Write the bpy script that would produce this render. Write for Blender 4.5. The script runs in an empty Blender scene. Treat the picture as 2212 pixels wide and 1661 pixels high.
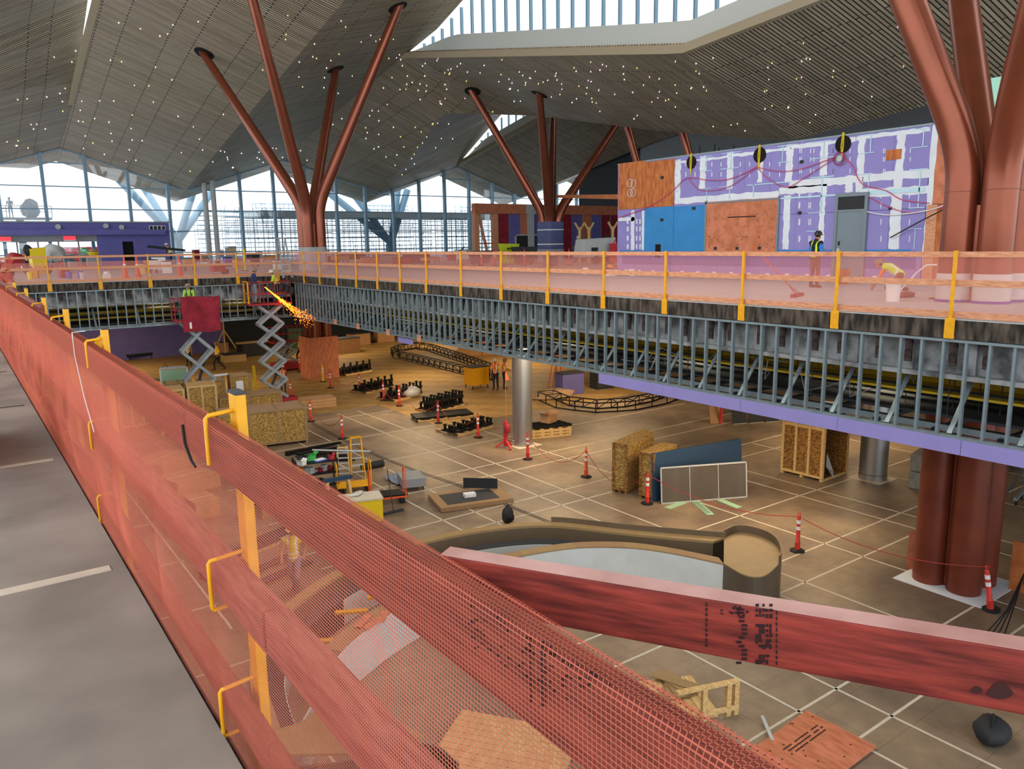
import bpy, math, random
from mathutils import Vector, Matrix
from mathutils.bvhtree import BVHTree
random.seed(7)
S=bpy.context.scene; COL=S.collection
# ---------------------------------------------------------------- camera
W,H,FPX=2212.,1661.,1675.6
YAW,PITCH,ROLL=.623,.180,-.015
fw=Vector((math.sin(YAW)*math.cos(PITCH),math.cos(YAW)*math.cos(PITCH),-math.sin(PITCH)))
r0=Vector((math.cos(YAW),-math.sin(YAW),0)); u0=r0.cross(fw)
rt=r0*math.cos(ROLL)+u0*math.sin(ROLL); up=-r0*math.sin(ROLL)+u0*math.cos(ROLL)
cam=bpy.data.objects.new('camera',bpy.data.cameras.new('camera')); COL.objects.link(cam)
cam.matrix_world=Matrix(((rt.x,up.x,-fw.x,0),(rt.y,up.y,-fw.y,0),(rt.z,up.z,-fw.z,0),(0,0,0,1)))
cam.data.sensor_fit='HORIZONTAL'; cam.data.sensor_width=36; cam.data.lens=36*FPX/W
cam.data.clip_start=.05; cam.data.clip_end=1500
S.camera=cam
# ---------------------------------------------------------------- world, exposure, lights
S.view_settings.view_transform='Standard'; S.view_settings.look='None'
S.view_settings.gamma=1; S.view_settings.use_curve_mapping=False
S.view_settings.exposure=EXPOSURE=0.55
w=bpy.data.worlds.new('overcast_sky'); S.world=w; w.use_nodes=True
bg=w.node_tree.nodes['Background']; bg.inputs[0].default_value=(.90,.95,1,1); bg.inputs[1].default_value=1.75
def area_light(name,loc,size,power,color,target=None,size_y=None):
    l=bpy.data.lights.new(name,'AREA'); l.energy=power; l.color=color; l.size=size
    if size_y: l.shape='RECTANGLE'; l.size_y=size_y
    o=bpy.data.objects.new(name,l); COL.objects.link(o); o.location=loc
    if target is not None: o.rotation_euler=(Vector(target)-Vector(loc)).to_track_quat('-Z','Y').to_euler()
    return o
# work lights hung under the decks (warm)
for (x,y) in [(19,14),(19,24),(19,34),(28,30),(30,18),(24,44),(12,50),(4,52),(33,44),(8,60),(24,58),(34,57)]:
    area_light('deck_work_light',(x,y,-4.3),3.2,230,(1,.74,.45),(x,y,-9))
for (x,y) in [(18.6,3),(18.6,10),(18.6,16),(18.6,22),(18.6,28),(18.6,34),(9,44.5),(3,44.5),(13,44.5),(22,14),(22,30)]:
    area_light('plenum_work_light',(x,y,-2.75),1.0,45,(1,.86,.6),(x,y,-9))
area_light('hall_fill_light',(9,16,11),8,1300,(1,.90,.76),(10,22,-8.5))  # added fill light above the hall, out of view, no real fixture
# ---------------------------------------------------------------- pixel helpers (photo pixel -> point in the place)
def ray(x,y): return fw+rt*((x-W/2)/FPX)+up*((H/2-y)/FPX)
def onz(x,y,z): d=ray(x,y); return d*(z/d.z)
def onx(x,y,X): d=ray(x,y); return d*(X/d.x)
def ony(x,y,Y): d=ray(x,y); return d*(Y/d.y)
ZF,ZD=-8.5,-1.5                     # lower floor, deck level
XD,YE=15.04,41.2                    # edges of the long far deck and of the end deck
def F(x,y): return onz(x,y,ZF)
def D(x,y): return onz(x,y,ZD)
def hgt(p,x,y):                     # height above p of the point seen at pixel x,y standing over p
    d=ray(x,y); s=(d.x*p.x+d.y*p.y)/(d.x*d.x+d.y*d.y); return d.z*s-p.z
# ---------------------------------------------------------------- materials
def lin(h):
    v=[int(h[i:i+2],16)/255 for i in (0,2,4)]
    return tuple(c/12.92 if c<=.04045 else ((c+.055)/1.055)**2.4 for c in v)+(1,)
MATS={}
def mat(name,hexc,rough=.6,metal=0,var=0,scale=6,stretch=(1,1,1),hex2=None,bump=0,emit=0,det=4,contrast=(.35,.65),spec=.4,rotz=0):
    if name in MATS: return MATS[name]
    m=bpy.data.materials.new(name); m.use_nodes=True; MATS[name]=m
    N=m.node_tree.nodes; L=m.node_tree.links; b=N['Principled BSDF']
    b.inputs['Base Color'].default_value=lin(hexc); b.inputs['Roughness'].default_value=rough; b.inputs['Metallic'].default_value=metal
    b.inputs['Specular IOR Level'].default_value=spec
    m.diffuse_color=lin(hexc)
    if var or hex2 or bump:
        tc=N.new('ShaderNodeTexCoord'); mp=N.new('ShaderNodeMapping'); mp.inputs['Scale'].default_value=stretch
        n=N.new('ShaderNodeTexNoise'); n.inputs['Scale'].default_value=scale; n.inputs['Detail'].default_value=det; L.new(mp.outputs[0],n.inputs['Vector'])
        if rotz:
            m0=N.new('ShaderNodeMapping'); m0.inputs['Rotation'].default_value=(0,0,rotz); L.new(tc.outputs['Object'],m0.inputs[0]); L.new(m0.outputs[0],mp.inputs[0])
        else: L.new(tc.outputs['Object'],mp.inputs[0])
        cr=N.new('ShaderNodeValToRGB'); L.new(n.outputs[0],cr.inputs[0])
        a=lin(hexc); c2=lin(hex2) if hex2 else tuple(c*(1-var) for c in a[:3])+(1,)
        cr.color_ramp.elements[0].color=c2; cr.color_ramp.elements[1].color=a
        cr.color_ramp.elements[0].position,cr.color_ramp.elements[1].position=contrast
        L.new(cr.outputs[0],b.inputs['Base Color'])
        if bump:
            bp=N.new('ShaderNodeBump'); bp.inputs['Strength'].default_value=bump; bp.inputs['Distance'].default_value=.02
            L.new(n.outputs[0],bp.inputs['Height']); L.new(bp.outputs[0],b.inputs['Normal'])
    if emit:
        b.inputs['Emission Color'].default_value=lin(hexc); b.inputs['Emission Strength'].default_value=emit
    return m
mat('copper_paint','8A4932',.26,.55,var=.12,scale=1.5,spec=.6)
mat('rust_paint','7E3B28',.38,.2,var=.25,scale=1.2)
mat('brushed_silver','B4B6B8',.32,.85,var=.12,scale=3,stretch=(1,1,.1))
mat('galv_steel','85959B',.42,.3,var=.18,scale=5)
mat('frame_blue','7E9CB0',.5,.2)
mat('yellow_paint','E8A60C',.45,0,var=.15,scale=9)
mat('bright_yellow','E6C81C',.5)
mat('catwalk_yellow','D9B420',.6,0,var=.25,scale=3)
mat('rail_wood','D9A07C',.75,0,hex2='C07F5E',scale=5,stretch=(6,1,6),bump=.1)
mat('red_lumber','90493A',.75,0,hex2='5A261E',scale=9,stretch=(7,.7,7),bump=.25,contrast=(.3,.7),det=8)
mat('pink_lumber','A8665A',.75,0,hex2='7E443C',scale=9,stretch=(7,.7,7),bump=.2,det=8)
mat('stamped_lumber','963A2E',.75,0,hex2='481412',scale=9,stretch=(.7,7,7),bump=.25,contrast=(.28,.66),det=8,rotz=1.10)
mat('new_lumber','DDBE86',.75,0,hex2='C09A5E',scale=5,stretch=(4,1,4))
mat('plywood','C4793F',.75,0,hex2='A4552C',scale=2.2,stretch=(1,3,1),det=6)
mat('red_plywood','D08060',.75,0,hex2='B06844',scale=3,stretch=(3,1,1),det=6)
mat('pale_plywood','D3AE78',.75,0,hex2='BE9664',scale=3,stretch=(1,4,1))
mat('cardboard','B98D62',.85,0,var=.12,scale=3)
mat('hardboard','9A7A58',.7,0,var=.1,scale=2)
mat('osb','BF9A55',.85,0,hex2='7E5F2E',scale=17,det=8,contrast=(.38,.6),bump=.25)
mat('osb_dark','A87A3C',.85,0,hex2='5E4020',scale=17,det=8,contrast=(.38,.6),bump=.25)
mat('concrete','9A9288',.85,0,hex2='7A736A',scale=1.3,det=8,bump=.06)
mat('concrete_edge','5A5046',.9,0,hex2='1E1A16',scale=7,stretch=(1,1,.25),det=8,bump=.3,contrast=(.4,.62))
mat('concrete_block','8A8B88',.9,0,var=.3,scale=5,bump=.3)
mat('fireproofing','A8ABAC',.95,0,hex2='5E6062',scale=2.2,det=8,bump=.5,contrast=(.35,.6))
mat('dark_brackets','54443F',.8,0,hex2='201C1B',scale=9)
mat('black_steel','1A1B1D',.5,.3,var=.3,scale=6)
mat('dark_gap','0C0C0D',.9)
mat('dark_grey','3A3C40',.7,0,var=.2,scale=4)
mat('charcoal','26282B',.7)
mat('grey_paint','8E9296',.6,0,var=.1,scale=3)
mat('light_grey','B9BCBC',.6,0,var=.08,scale=3)
mat('white_paint','E8E8E6',.6)
mat('white_panel','CFD2CF',.6,0,var=.08,scale=2)
mat('bronze_panel','6B6053',.38,.45,var=.15,scale=3,stretch=(1,1,.1))
mat('brown_laminate','6E5D48',.5,.1,var=.1,scale=3)
mat('tan_board','9C8158',.6,0,var=.1,scale=4)
mat('floor_board','A98850',.6,0,hex2='8A6C40',scale=.8,det=8)
mat('tape','CEC5B2',.8,0,var=.12,scale=9)
mat('orange_tape','E8D9C8',.8)
mat('purple_board','9088C6',.85,0,var=.07,scale=1.5)
mat('purple_dark','6A66A8',.85,0,var=.12,scale=1.5)
mat('compound','DDE4EC',.85,0,var=.08,scale=2)
mat('blue_membrane','2F86C6',.6,0,var=.12,scale=1.5)
mat('bead_metal','A9C3CF',.4,.4)
mat('door_grey','74838C',.5,0,var=.06,scale=2)
mat('cable_pink','C8466E',.6); mat('cable_white','D8DADA',.6); mat('cable_black','1C1A1C',.6); mat('cable_red','A83A32',.6)
mat('cone_red','D8382E',.5,0,var=.12,scale=7); mat('cone_orange','E2582A',.55); mat('reflector','EDE9E4',.35)
mat('rubber','1E1E20',.85); mat('lift_red','A02430',.5,0,var=.25,scale=4); mat('lift_grey','98A2A8',.45,.2,var=.15,scale=5)
mat('red_fabric','9C2638',.85,0,hex2='7C1A2C',scale=2,bump=.4)
mat('navy_panel','2C4460',.5); mat('green_strip','9CC4A0',.7); mat('green_bin','1F4A32',.6); mat('lime','B8C820',.6)
mat('skin','B07A58',.6); mat('hair','2A1E16',.8); mat('vest_lime','C8E62A',.6,emit=0); mat('vest_orange','E8692C',.6); mat('vest_yellow','E6C22A',.6)
mat('shirt_blue','2A7AC0',.8); mat('shirt_black','17181C',.8); mat('hoodie_green','9CCB4A',.8); mat('shirt_navy','24345C',.8); mat('shirt_maroon','7A3A30',.8); mat('shirt_orange','F07828',.8)
mat('jeans','34465E',.85); mat('trousers_brown','6E4236',.85); mat('trousers_dark','22252B',.85); mat('trousers_grey','84808A',.85); mat('boot','5A3A24',.8)
mat('hat_white','DCD8CE',.35); mat('hat_black','1B1C20',.35); mat('hat_tan','D8A878',.4); mat('hat_camo','8A7868',.5)
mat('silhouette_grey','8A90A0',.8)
mat('kraft_paper','A8896A',.9,0,var=.1,scale=1.5); mat('plastic_wrap','C9C6C2',.25,0,var=.08,scale=5); mat('violet_tape','5A4A9A',.6)
mat('wrap_blue','5A5F8E',.6,0,var=.2,scale=3); mat('wrap_grey','A6A8A8',.6,0,var=.15,scale=3)
mat('lead_glow','FFE2B0',.5,emit=3); mat('lamp_warm','FFD58A',.5,emit=3); mat('lamp_white','FFF6EA',.5,emit=3.5); mat('lamp_pink','FFB8E8',.5,emit=2.6); mat('lamp_yellow','FFF07A',.5,emit=2.6)
mat('spark','FF7A1E',.5,emit=4.5); mat('sign_red','D83A48',.5,emit=.6)
mat('cove_white','C9CCC6',.7); mat('lip_tan','A99A80',.7)
mat('green_glass','A8E8D0',.3)
mat('paper','E8EAF0',.8); mat('blue_plastic','3A58B8',.5); mat('orange_plastic','F08A2A',.5); mat('red_plastic','C8303A',.5); mat('green_plastic','3FAE4E',.5); mat('tarp_blue','7A8AA0',.6,0,var=.3,scale=8)
mat('skylit_top','C79C94',.7,0,hex2='A87870',scale=7)
mat('knot','3A1A18',.8); mat('ink','2A1418',.85)
def floor_mat():
    m=bpy.data.materials.new('lower_floor_covering'); m.use_nodes=True; N=m.node_tree.nodes; L=m.node_tree.links; b=N['Principled BSDF']
    tc=N.new('ShaderNodeTexCoord'); n=N.new('ShaderNodeTexNoise'); n.inputs['Scale'].default_value=.35; n.inputs['Detail'].default_value=9
    L.new(tc.outputs['Object'],n.inputs['Vector']); cr=N.new('ShaderNodeValToRGB'); L.new(n.outputs[0],cr.inputs[0])
    cr.color_ramp.elements[0].color=lin('6F5F51'); cr.color_ramp.elements[1].color=lin('948069'); cr.color_ramp.elements[0].position=.38; cr.color_ramp.elements[1].position=.62
    n2=N.new('ShaderNodeTexNoise'); n2.inputs['Scale'].default_value=3; n2.inputs['Detail'].default_value=10; L.new(tc.outputs['Object'],n2.inputs['Vector'])
    mx=N.new('ShaderNodeMixRGB'); mx.blend_type='OVERLAY'; mx.inputs[0].default_value=.35; L.new(cr.outputs[0],mx.inputs[1]); L.new(n2.outputs[0],mx.inputs[2])
    br=N.new('ShaderNodeTexBrick'); br.inputs['Scale'].default_value=1; br.inputs['Brick Width'].default_value=2.4; br.inputs['Row Height'].default_value=1.2; br.inputs['Mortar Size'].default_value=.012
    br.inputs['Color1'].default_value=(1,1,1,1); br.inputs['Color2'].default_value=(.93,.93,.93,1); br.inputs['Mortar'].default_value=(.72,.7,.68,1)
    L.new(tc.outputs['Object'],br.inputs['Vector'])
    m2=N.new('ShaderNodeMixRGB'); m2.blend_type='MULTIPLY'; m2.inputs[0].default_value=.8; L.new(mx.outputs[0],m2.inputs[1]); L.new(br.outputs[0],m2.inputs[2])
    L.new(m2.outputs[0],b.inputs['Base Color']); b.inputs['Roughness'].default_value=.5; MATS['floor_cover']=m
floor_mat()
def roof_mat():
    m=bpy.data.materials.new('roof_planks'); m.use_nodes=True; N=m.node_tree.nodes; L=m.node_tree.links; b=N['Principled BSDF']
    tc=N.new('ShaderNodeTexCoord'); br=N.new('ShaderNodeTexBrick'); br.inputs['Scale'].default_value=1
    br.inputs['Brick Width'].default_value=3.6; br.inputs['Row Height'].default_value=.20; br.inputs['Mortar Size'].default_value=.034; br.inputs['Mortar Smooth'].default_value=.2; br.inputs['Bias'].default_value=0
    br.offset=.37
    br.inputs['Color1'].default_value=lin('B8A88F'); br.inputs['Color2'].default_value=lin('9C8D75'); br.inputs['Mortar'].default_value=lin('221F1A')
    L.new(tc.outputs['Object'],br.inputs['Vector'])
    mp=N.new('ShaderNodeMapping'); mp.inputs['Scale'].default_value=(.5,6,1); L.new(tc.outputs['Object'],mp.inputs[0])
    n=N.new('ShaderNodeTexNoise'); n.inputs['Scale'].default_value=1.5; n.inputs['Detail'].default_value=6; L.new(mp.outputs[0],n.inputs['Vector'])
    mx=N.new('ShaderNodeMixRGB'); mx.blend_type='OVERLAY'; mx.inputs[0].default_value=.45; L.new(br.outputs[0],mx.inputs[1]); L.new(n.outputs[0],mx.inputs[2])
    L.new(mx.outputs[0],b.inputs['Base Color']); b.inputs['Roughness'].default_value=.5
    bp=N.new('ShaderNodeBump'); bp.inputs['Strength'].default_value=.4; bp.inputs['Distance'].default_value=.03; bp.invert=True
    L.new(br.outputs['Fac'],bp.inputs['Height']); L.new(bp.outputs[0],b.inputs['Normal']); MATS['roof_planks']=m
roof_mat()
def net_mat(name,col,alpha,transl=.5):
    m=bpy.data.materials.new(name); m.use_nodes=True; N=m.node_tree.nodes; L=m.node_tree.links
    for n in list(N):
        if n.type=='BSDF_PRINCIPLED': N.remove(n)
    o=[n for n in N if n.type=='OUTPUT_MATERIAL'][0]
    d=N.new('ShaderNodeBsdfDiffuse'); d.inputs[0].default_value=lin(col); t=N.new('ShaderNodeBsdfTranslucent'); t.inputs[0].default_value=lin(col)
    a=N.new('ShaderNodeMixShader'); a.inputs[0].default_value=transl; L.new(d.outputs[0],a.inputs[1]); L.new(t.outputs[0],a.inputs[2])
    if alpha<1:
        tr=N.new('ShaderNodeBsdfTransparent'); mx=N.new('ShaderNodeMixShader'); mx.inputs[0].default_value=alpha
        L.new(tr.outputs[0],mx.inputs[1]); L.new(a.outputs[0],mx.inputs[2]); L.new(mx.outputs[0],o.inputs[0])
    else: L.new(a.outputs[0],o.inputs[0])
    MATS[name]=m
net_mat('debris_net','E28670',1,.55); net_mat('far_net','F4A090',.24,.4); net_mat('net_folds','EE6E54',.8,.4)
def glass_mat():
    m=bpy.data.materials.new('clear_glass'); m.use_nodes=True; N=m.node_tree.nodes; L=m.node_tree.links
    for n in list(N):
        if n.type=='BSDF_PRINCIPLED': N.remove(n)
    o=[n for n in N if n.type=='OUTPUT_MATERIAL'][0]
    tr=N.new('ShaderNodeBsdfTransparent'); tr.inputs[0].default_value=(.93,.97,.98,1); g=N.new('ShaderNodeBsdfGlossy'); g.inputs['Roughness'].default_value=.02
    mx=N.new('ShaderNodeMixShader'); mx.inputs[0].default_value=.06; L.new(tr.outputs[0],mx.inputs[1]); L.new(g.outputs[0],mx.inputs[2]); L.new(mx.outputs[0],o.inputs[0]); MATS['clear_glass']=m
glass_mat()
# ---------------------------------------------------------------- mesh builder
class MB:
    def __init__(s): s.v=[]; s.f=[]; s.m=[]
    def add(s,v,f,mi=0):
        o=len(s.v); s.v+=[tuple(p) for p in v]; s.f+=[tuple(i+o for i in q) for q in f]; s.m+=[mi]*len(f); return s
    def box(s,x0,y0,z0,x1,y1,z1,mi=0):
        return s.add([(x0,y0,z0),(x1,y0,z0),(x1,y1,z0),(x0,y1,z0),(x0,y0,z1),(x1,y0,z1),(x1,y1,z1),(x0,y1,z1)],
            [(3,2,1,0),(4,5,6,7),(0,1,5,4),(1,2,6,5),(2,3,7,6),(3,0,4,7)],mi)
    def hexa(s,p,mi=0): # 8 points bottom4, top4
        return s.add(p,[(3,2,1,0),(4,5,6,7),(0,1,5,4),(1,2,6,5),(2,3,7,6),(3,0,4,7)],mi)
    def bar(s,a,b,w,h=None,upv=(0,0,1),mi=0):
        a=Vector(a); b=Vector(b); h=h or w; d=(b-a).normalized(); U=Vector(upv)
        if abs(d.dot(U))>.98: U=Vector((1,0,0))
        x=d.cross(U).normalized(); y=x.cross(d).normalized(); x*=w/2; y*=h/2
        return s.hexa([a-x-y,a+x-y,a+x+y,a-x+y,b-x-y,b+x-y,b+x+y,b-x+y],mi)
    def tube(s,pts,r,n=6,mi=0,cap=True):
        pts=[Vector(p) for p in pts]; rs=r if isinstance(r,(list,tuple)) else [r]*len(pts)
        V=[]; Fc=[]; prev=None
        for i,p in enumerate(pts):
            t=(pts[min(i+1,len(pts)-1)]-pts[max(i-1,0)]).normalized()
            if prev is None:
                a=Vector((0,0,1)) if abs(t.z)<.9 else Vector((1,0,0)); x=t.cross(a).normalized()
            else: x=(prev-t*prev.dot(t)).normalized()
            prev=x; y=t.cross(x)
            for k in range(n):
                c=2*math.pi*k/n; V.append(p+(x*math.cos(c)+y*math.sin(c))*rs[i])
        for i in range(len(pts)-1):
            for k in range(n):
                k2=(k+1)%n; Fc.append((i*n+k,i*n+k2,(i+1)*n+k2,(i+1)*n+k))
        if cap: Fc+= [tuple(range(n-1,-1,-1)),tuple((len(pts)-1)*n+k for k in range(n))]
        return s.add(V,Fc,mi)
    def lathe(s,prof,n=16,c=(0,0,0),mi=0):
        V=[];Fc=[]
        for (r,z) in prof:
            for k in range(n):
                a=2*math.pi*k/n; V.append((c[0]+r*math.cos(a),c[1]+r*math.sin(a),c[2]+z))
        for i in range(len(prof)-1):
            for k in range(n):
                k2=(k+1)%n; Fc.append((i*n+k,i*n+k2,(i+1)*n+k2,(i+1)*n+k))
        Fc+=[tuple(range(n-1,-1,-1)),tuple((len(prof)-1)*n+k for k in range(n))]
        return s.add(V,Fc,mi)
    def prism(s,pl,z0,z1,mi=0):
        n=len(pl); V=[(x,y,z0) for x,y in pl]+[(x,y,z1) for x,y in pl]
        return s.add(V,[tuple(range(n-1,-1,-1)),tuple(range(n,2*n))]+[(i,(i+1)%n,n+(i+1)%n,n+i) for i in range(n)],mi)
    def ribbonwall(s,pl,z0,z1,t,mi=0,closed=False): # thick wall along plan polyline, z0/z1 numbers
        n=len(pl); L=[];R=[]
        for i in range(n):
            a=Vector(pl[max(i-1,0)]); b=Vector(pl[min(i+1,n-1)]); d=(b-a).normalized(); q=Vector((-d.y,d.x))*t/2; p=Vector(pl[i])
            L.append(p+q); R.append(p-q)
        for i in range(n-1):
            s.hexa([(*R[i],z0),(*R[i+1],z0),(*L[i+1],z0),(*L[i],z0),(*R[i],z1),(*R[i+1],z1),(*L[i+1],z1),(*L[i],z1)],mi)
        return s
    def blob(s,c,rx,ry,rz,n=10,m=6,mi=0,jit=0):
        prof=[];V=[];Fc=[]
        for i in range(m+1):
            ph=-math.pi/2+math.pi*i/m
            for k in range(n):
                a=2*math.pi*k/n; j=1+random.uniform(-jit,jit)
                V.append((c[0]+rx*j*math.cos(ph)*math.cos(a),c[1]+ry*j*math.cos(ph)*math.sin(a),c[2]+rz*j*math.sin(ph)))
        for i in range(m):
            for k in range(n):
                k2=(k+1)%n; Fc.append((i*n+k,i*n+k2,(i+1)*n+k2,(i+1)*n+k))
        return s.add(V,Fc,mi)
def O(name,mb,mats,parent=None,label=None,kind=None,smooth=False,cat=None,group=None,bev=0,loc=None):
    me=bpy.data.meshes.new(name); me.from_pydata([tuple(v) for v in mb.v],[],mb.f); me.update()
    if isinstance(mats,str): mats=[mats]
    for m in mats: me.materials.append(MATS[m])
    if any(mb.m): me.polygons.foreach_set('material_index',mb.m)
    if smooth:
        me.polygons.foreach_set('use_smooth',[True]*len(me.polygons))
        try: me.set_sharp_from_angle(angle=math.radians(50))
        except Exception: pass
    o=bpy.data.objects.new(name,me); COL.objects.link(o)
    if parent: o.parent=parent
    if loc is not None: o.location=loc
    if bev:
        b=o.modifiers.new('bevel','BEVEL'); b.width=bev; b.segments=2
    if label: o['label']=label
    if kind: o['kind']=kind
    if cat: o['category']=cat
    if group: o['group']=group
    return o
def T(name,label,cat,loc=(0,0,0),rz=0,group=None):
    o=bpy.data.objects.new(name,None); COL.objects.link(o); o.location=loc; o.rotation_euler=(0,0,rz); o.empty_display_size=.1
    o['label']=label; o['category']=cat
    if group: o['group']=group
    return o
def E(name,kind='structure',label=None):
    o=bpy.data.objects.new(name,None); COL.objects.link(o); o['kind']=kind
    if label: o['label']=label
    return o
def dup(o,loc,rz=None,label=None,group=None):
    def cp(s,par):
        c=s.copy(); COL.objects.link(c)
        if par: c.parent=par
        for ch in kids.get(s,()): cp(ch,c)
        return c
    kids={}
    def walk(s):
        kids[s]=list(s.children)
        for c in s.children: walk(c)
    walk(o); c=cp(o,None); c.location=loc
    if rz is not None: c.rotation_euler=(0,0,rz)
    if label: c['label']=label
    if group: c['group']=group
    return c
def inst(src,parent,loc=None,rot=None):   # another child sharing mesh data
    c=src.copy(); COL.objects.link(c); c.parent=parent
    if loc is not None: c.location=loc
    if rot is not None: c.rotation_euler=rot
    return c
def place(a,b,z=ZF):  # origin, heading, width of a thing whose front foot line runs from pixel a to pixel b
    p=onz(*a,z); q=onz(*b,z); d=q-p; return p,math.atan2(d.y,d.x),d.length
# ================================================================ ROOF (folded ceiling)
def interp(pl,Y):
    pl=sorted(pl,key=lambda p:p[1])
    if Y<=pl[0][1]: return pl[0]
    for a,b in zip(pl,pl[1:]):
        if a[1]<=Y<=b[1]:
            t=(Y-a[1])/(b[1]-a[1]+1e-9); return tuple(a[i]+(b[i]-a[i])*t for i in range(3))
    return pl[-1]
roof_tri=[]
def facet(name,left,right,extra_kind='structure'):
    Ys=sorted({p[1] for p in left}|{p[1] for p in right}|{float(y) for y in range(-10,84,6)})
    lo=max(min(p[1] for p in left),min(p[1] for p in right)); hi=min(max(p[1] for p in left),max(p[1] for p in right))
    Ys=[y for y in Ys if lo<=y<=hi]
    mb=MB(); V=[]
    for y in Ys: V+= [interp(left,y),interp(right,y)]
    n=len(V); V2=V+[(x,y,z+.45) for x,y,z in V]; Fc=[]
    for i in range(len(Ys)-1):
        a=2*i; Fc.append((a,a+2,a+3)); Fc.append((a,a+3,a+1)); roof_tri.extend([(V[a],V[a+2],V[a+3]),(V[a],V[a+3],V[a+1])])
        Fc.append((n+a,n+a+1,n+a+3,n+a+2)); Fc.append((a,n+a,n+a+2,a+2)); Fc.append((a+1,a+3,n+a+3,n+a+1))
    Fc.append((0,1,n+1,n)); e=2*(len(Ys)-1); Fc.append((e,n+e,n+e+1,e+1))
    mb.add(V2,Fc); return O(name,mb,'roof_planks',kind=extra_kind)
V0=[(-1,84,4.6),(-1,80,5.4),(-1,42,13.2),(-1,28,15.5),(-1,-12,15.5)]
P1u=[(9.3,84,8.),(9.3,80,8.74),(9.3,70.4,10.9),(9.3,66.9,12.),(9.3,58.5,15.6),(9.3,45,17.5),(9.3,-12,17.5)]
P1l=[(9.3,84,8.),(9.3,80,8.74),(9.3,70.4,10.85),(9.3,54.5,14.65),(9.3,45,16.2),(9.3,-12,16.2)]
V1=[(19.4,84,4.6),(19.4,80,5.4),(19.4,64.24,8.75),(19.4,53.24,10.96),(19.4,42.1,13.23),(19.4,30,15.3),(19.4,-12,15.3)]
P2u=[(29.1,84,8.),(29.1,80,8.73),(29.1,76,9.54),(29.1,64.7,11.72),(29.1,53.8,13.6),(29.1,48.7,14.45),(29.1,45.3,15.5),(29.1,36,18),(29.1,-12,18)]
P2l=[(29.1,84,8.),(29.1,80,8.73),(29.1,76,9.54),(29.1,64.7,11.72),(29.1,53.83,13.59),(29.1,26.28,8.6),(29.1,19.18,9.19),(29.1,8,10.6),(29.1,-12,12)]
V2=[(40,84,4.8),(40,80,5.67),(34.4,56.6,10.5),(40,51.4,10.03),(40,39.3,7.5),(40,30.5,5.91),(40,27.8,5.56),(40,18.1,6.61),(40,5,8.5),(40,-12,10)]
P3u=[(49.9,84,8.2),(49.9,80,8.94),(49.9,74.1,11.9),(49.9,70,13.8),(49.9,58,16.5),(49.9,-12,17)]
P3l=[(49.9,84,8.2),(49.9,80,8.94),(49.9,64.1,11.98),(49.9,50,14.6),(49.9,30,11),(49.9,-12,12)]
V3=[(59.3,84,4.8),(59.3,80,5.6),(59.3,67.8,7.86),(59.3,58.2,9.72),(59.3,40,12),(59.3,-12,12)]
P4=[(70,84,8.2),(70,80,8.9),(70,60,12.5),(70,30,14),(70,-12,14)]
V4=[(80,84,4.8),(80,80,5.6),(80,60,9.5),(80,-12,12)]
Pm1=[(-11,84,8.),(-11,80,8.7),(-11,54,14.6),(-11,-12,16)]
ceiling=E('ceiling')
for nm,a,b in (('c',Pm1,V0),('c',V0,P1u),('c',P1l,V1),('c',V1,P2u),('c',P2l,V2),('c',V2,P3u),('c',P3l,V3),('c',V3,P4),('c',P4,V4)):
    o=facet('ceiling_facet',a,b); del o['kind']; o.parent=ceiling
RB=BVHTree.FromPolygons([Vector(p) for t in roof_tri for p in t],[(3*i,3*i+1,3*i+2) for i in range(len(roof_tri))])
def roofhit(x,y):
    d=ray(x,y).normalized(); r=RB.ray_cast(Vector((0,0,0)),d,400); return r[0],r[1]
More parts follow.
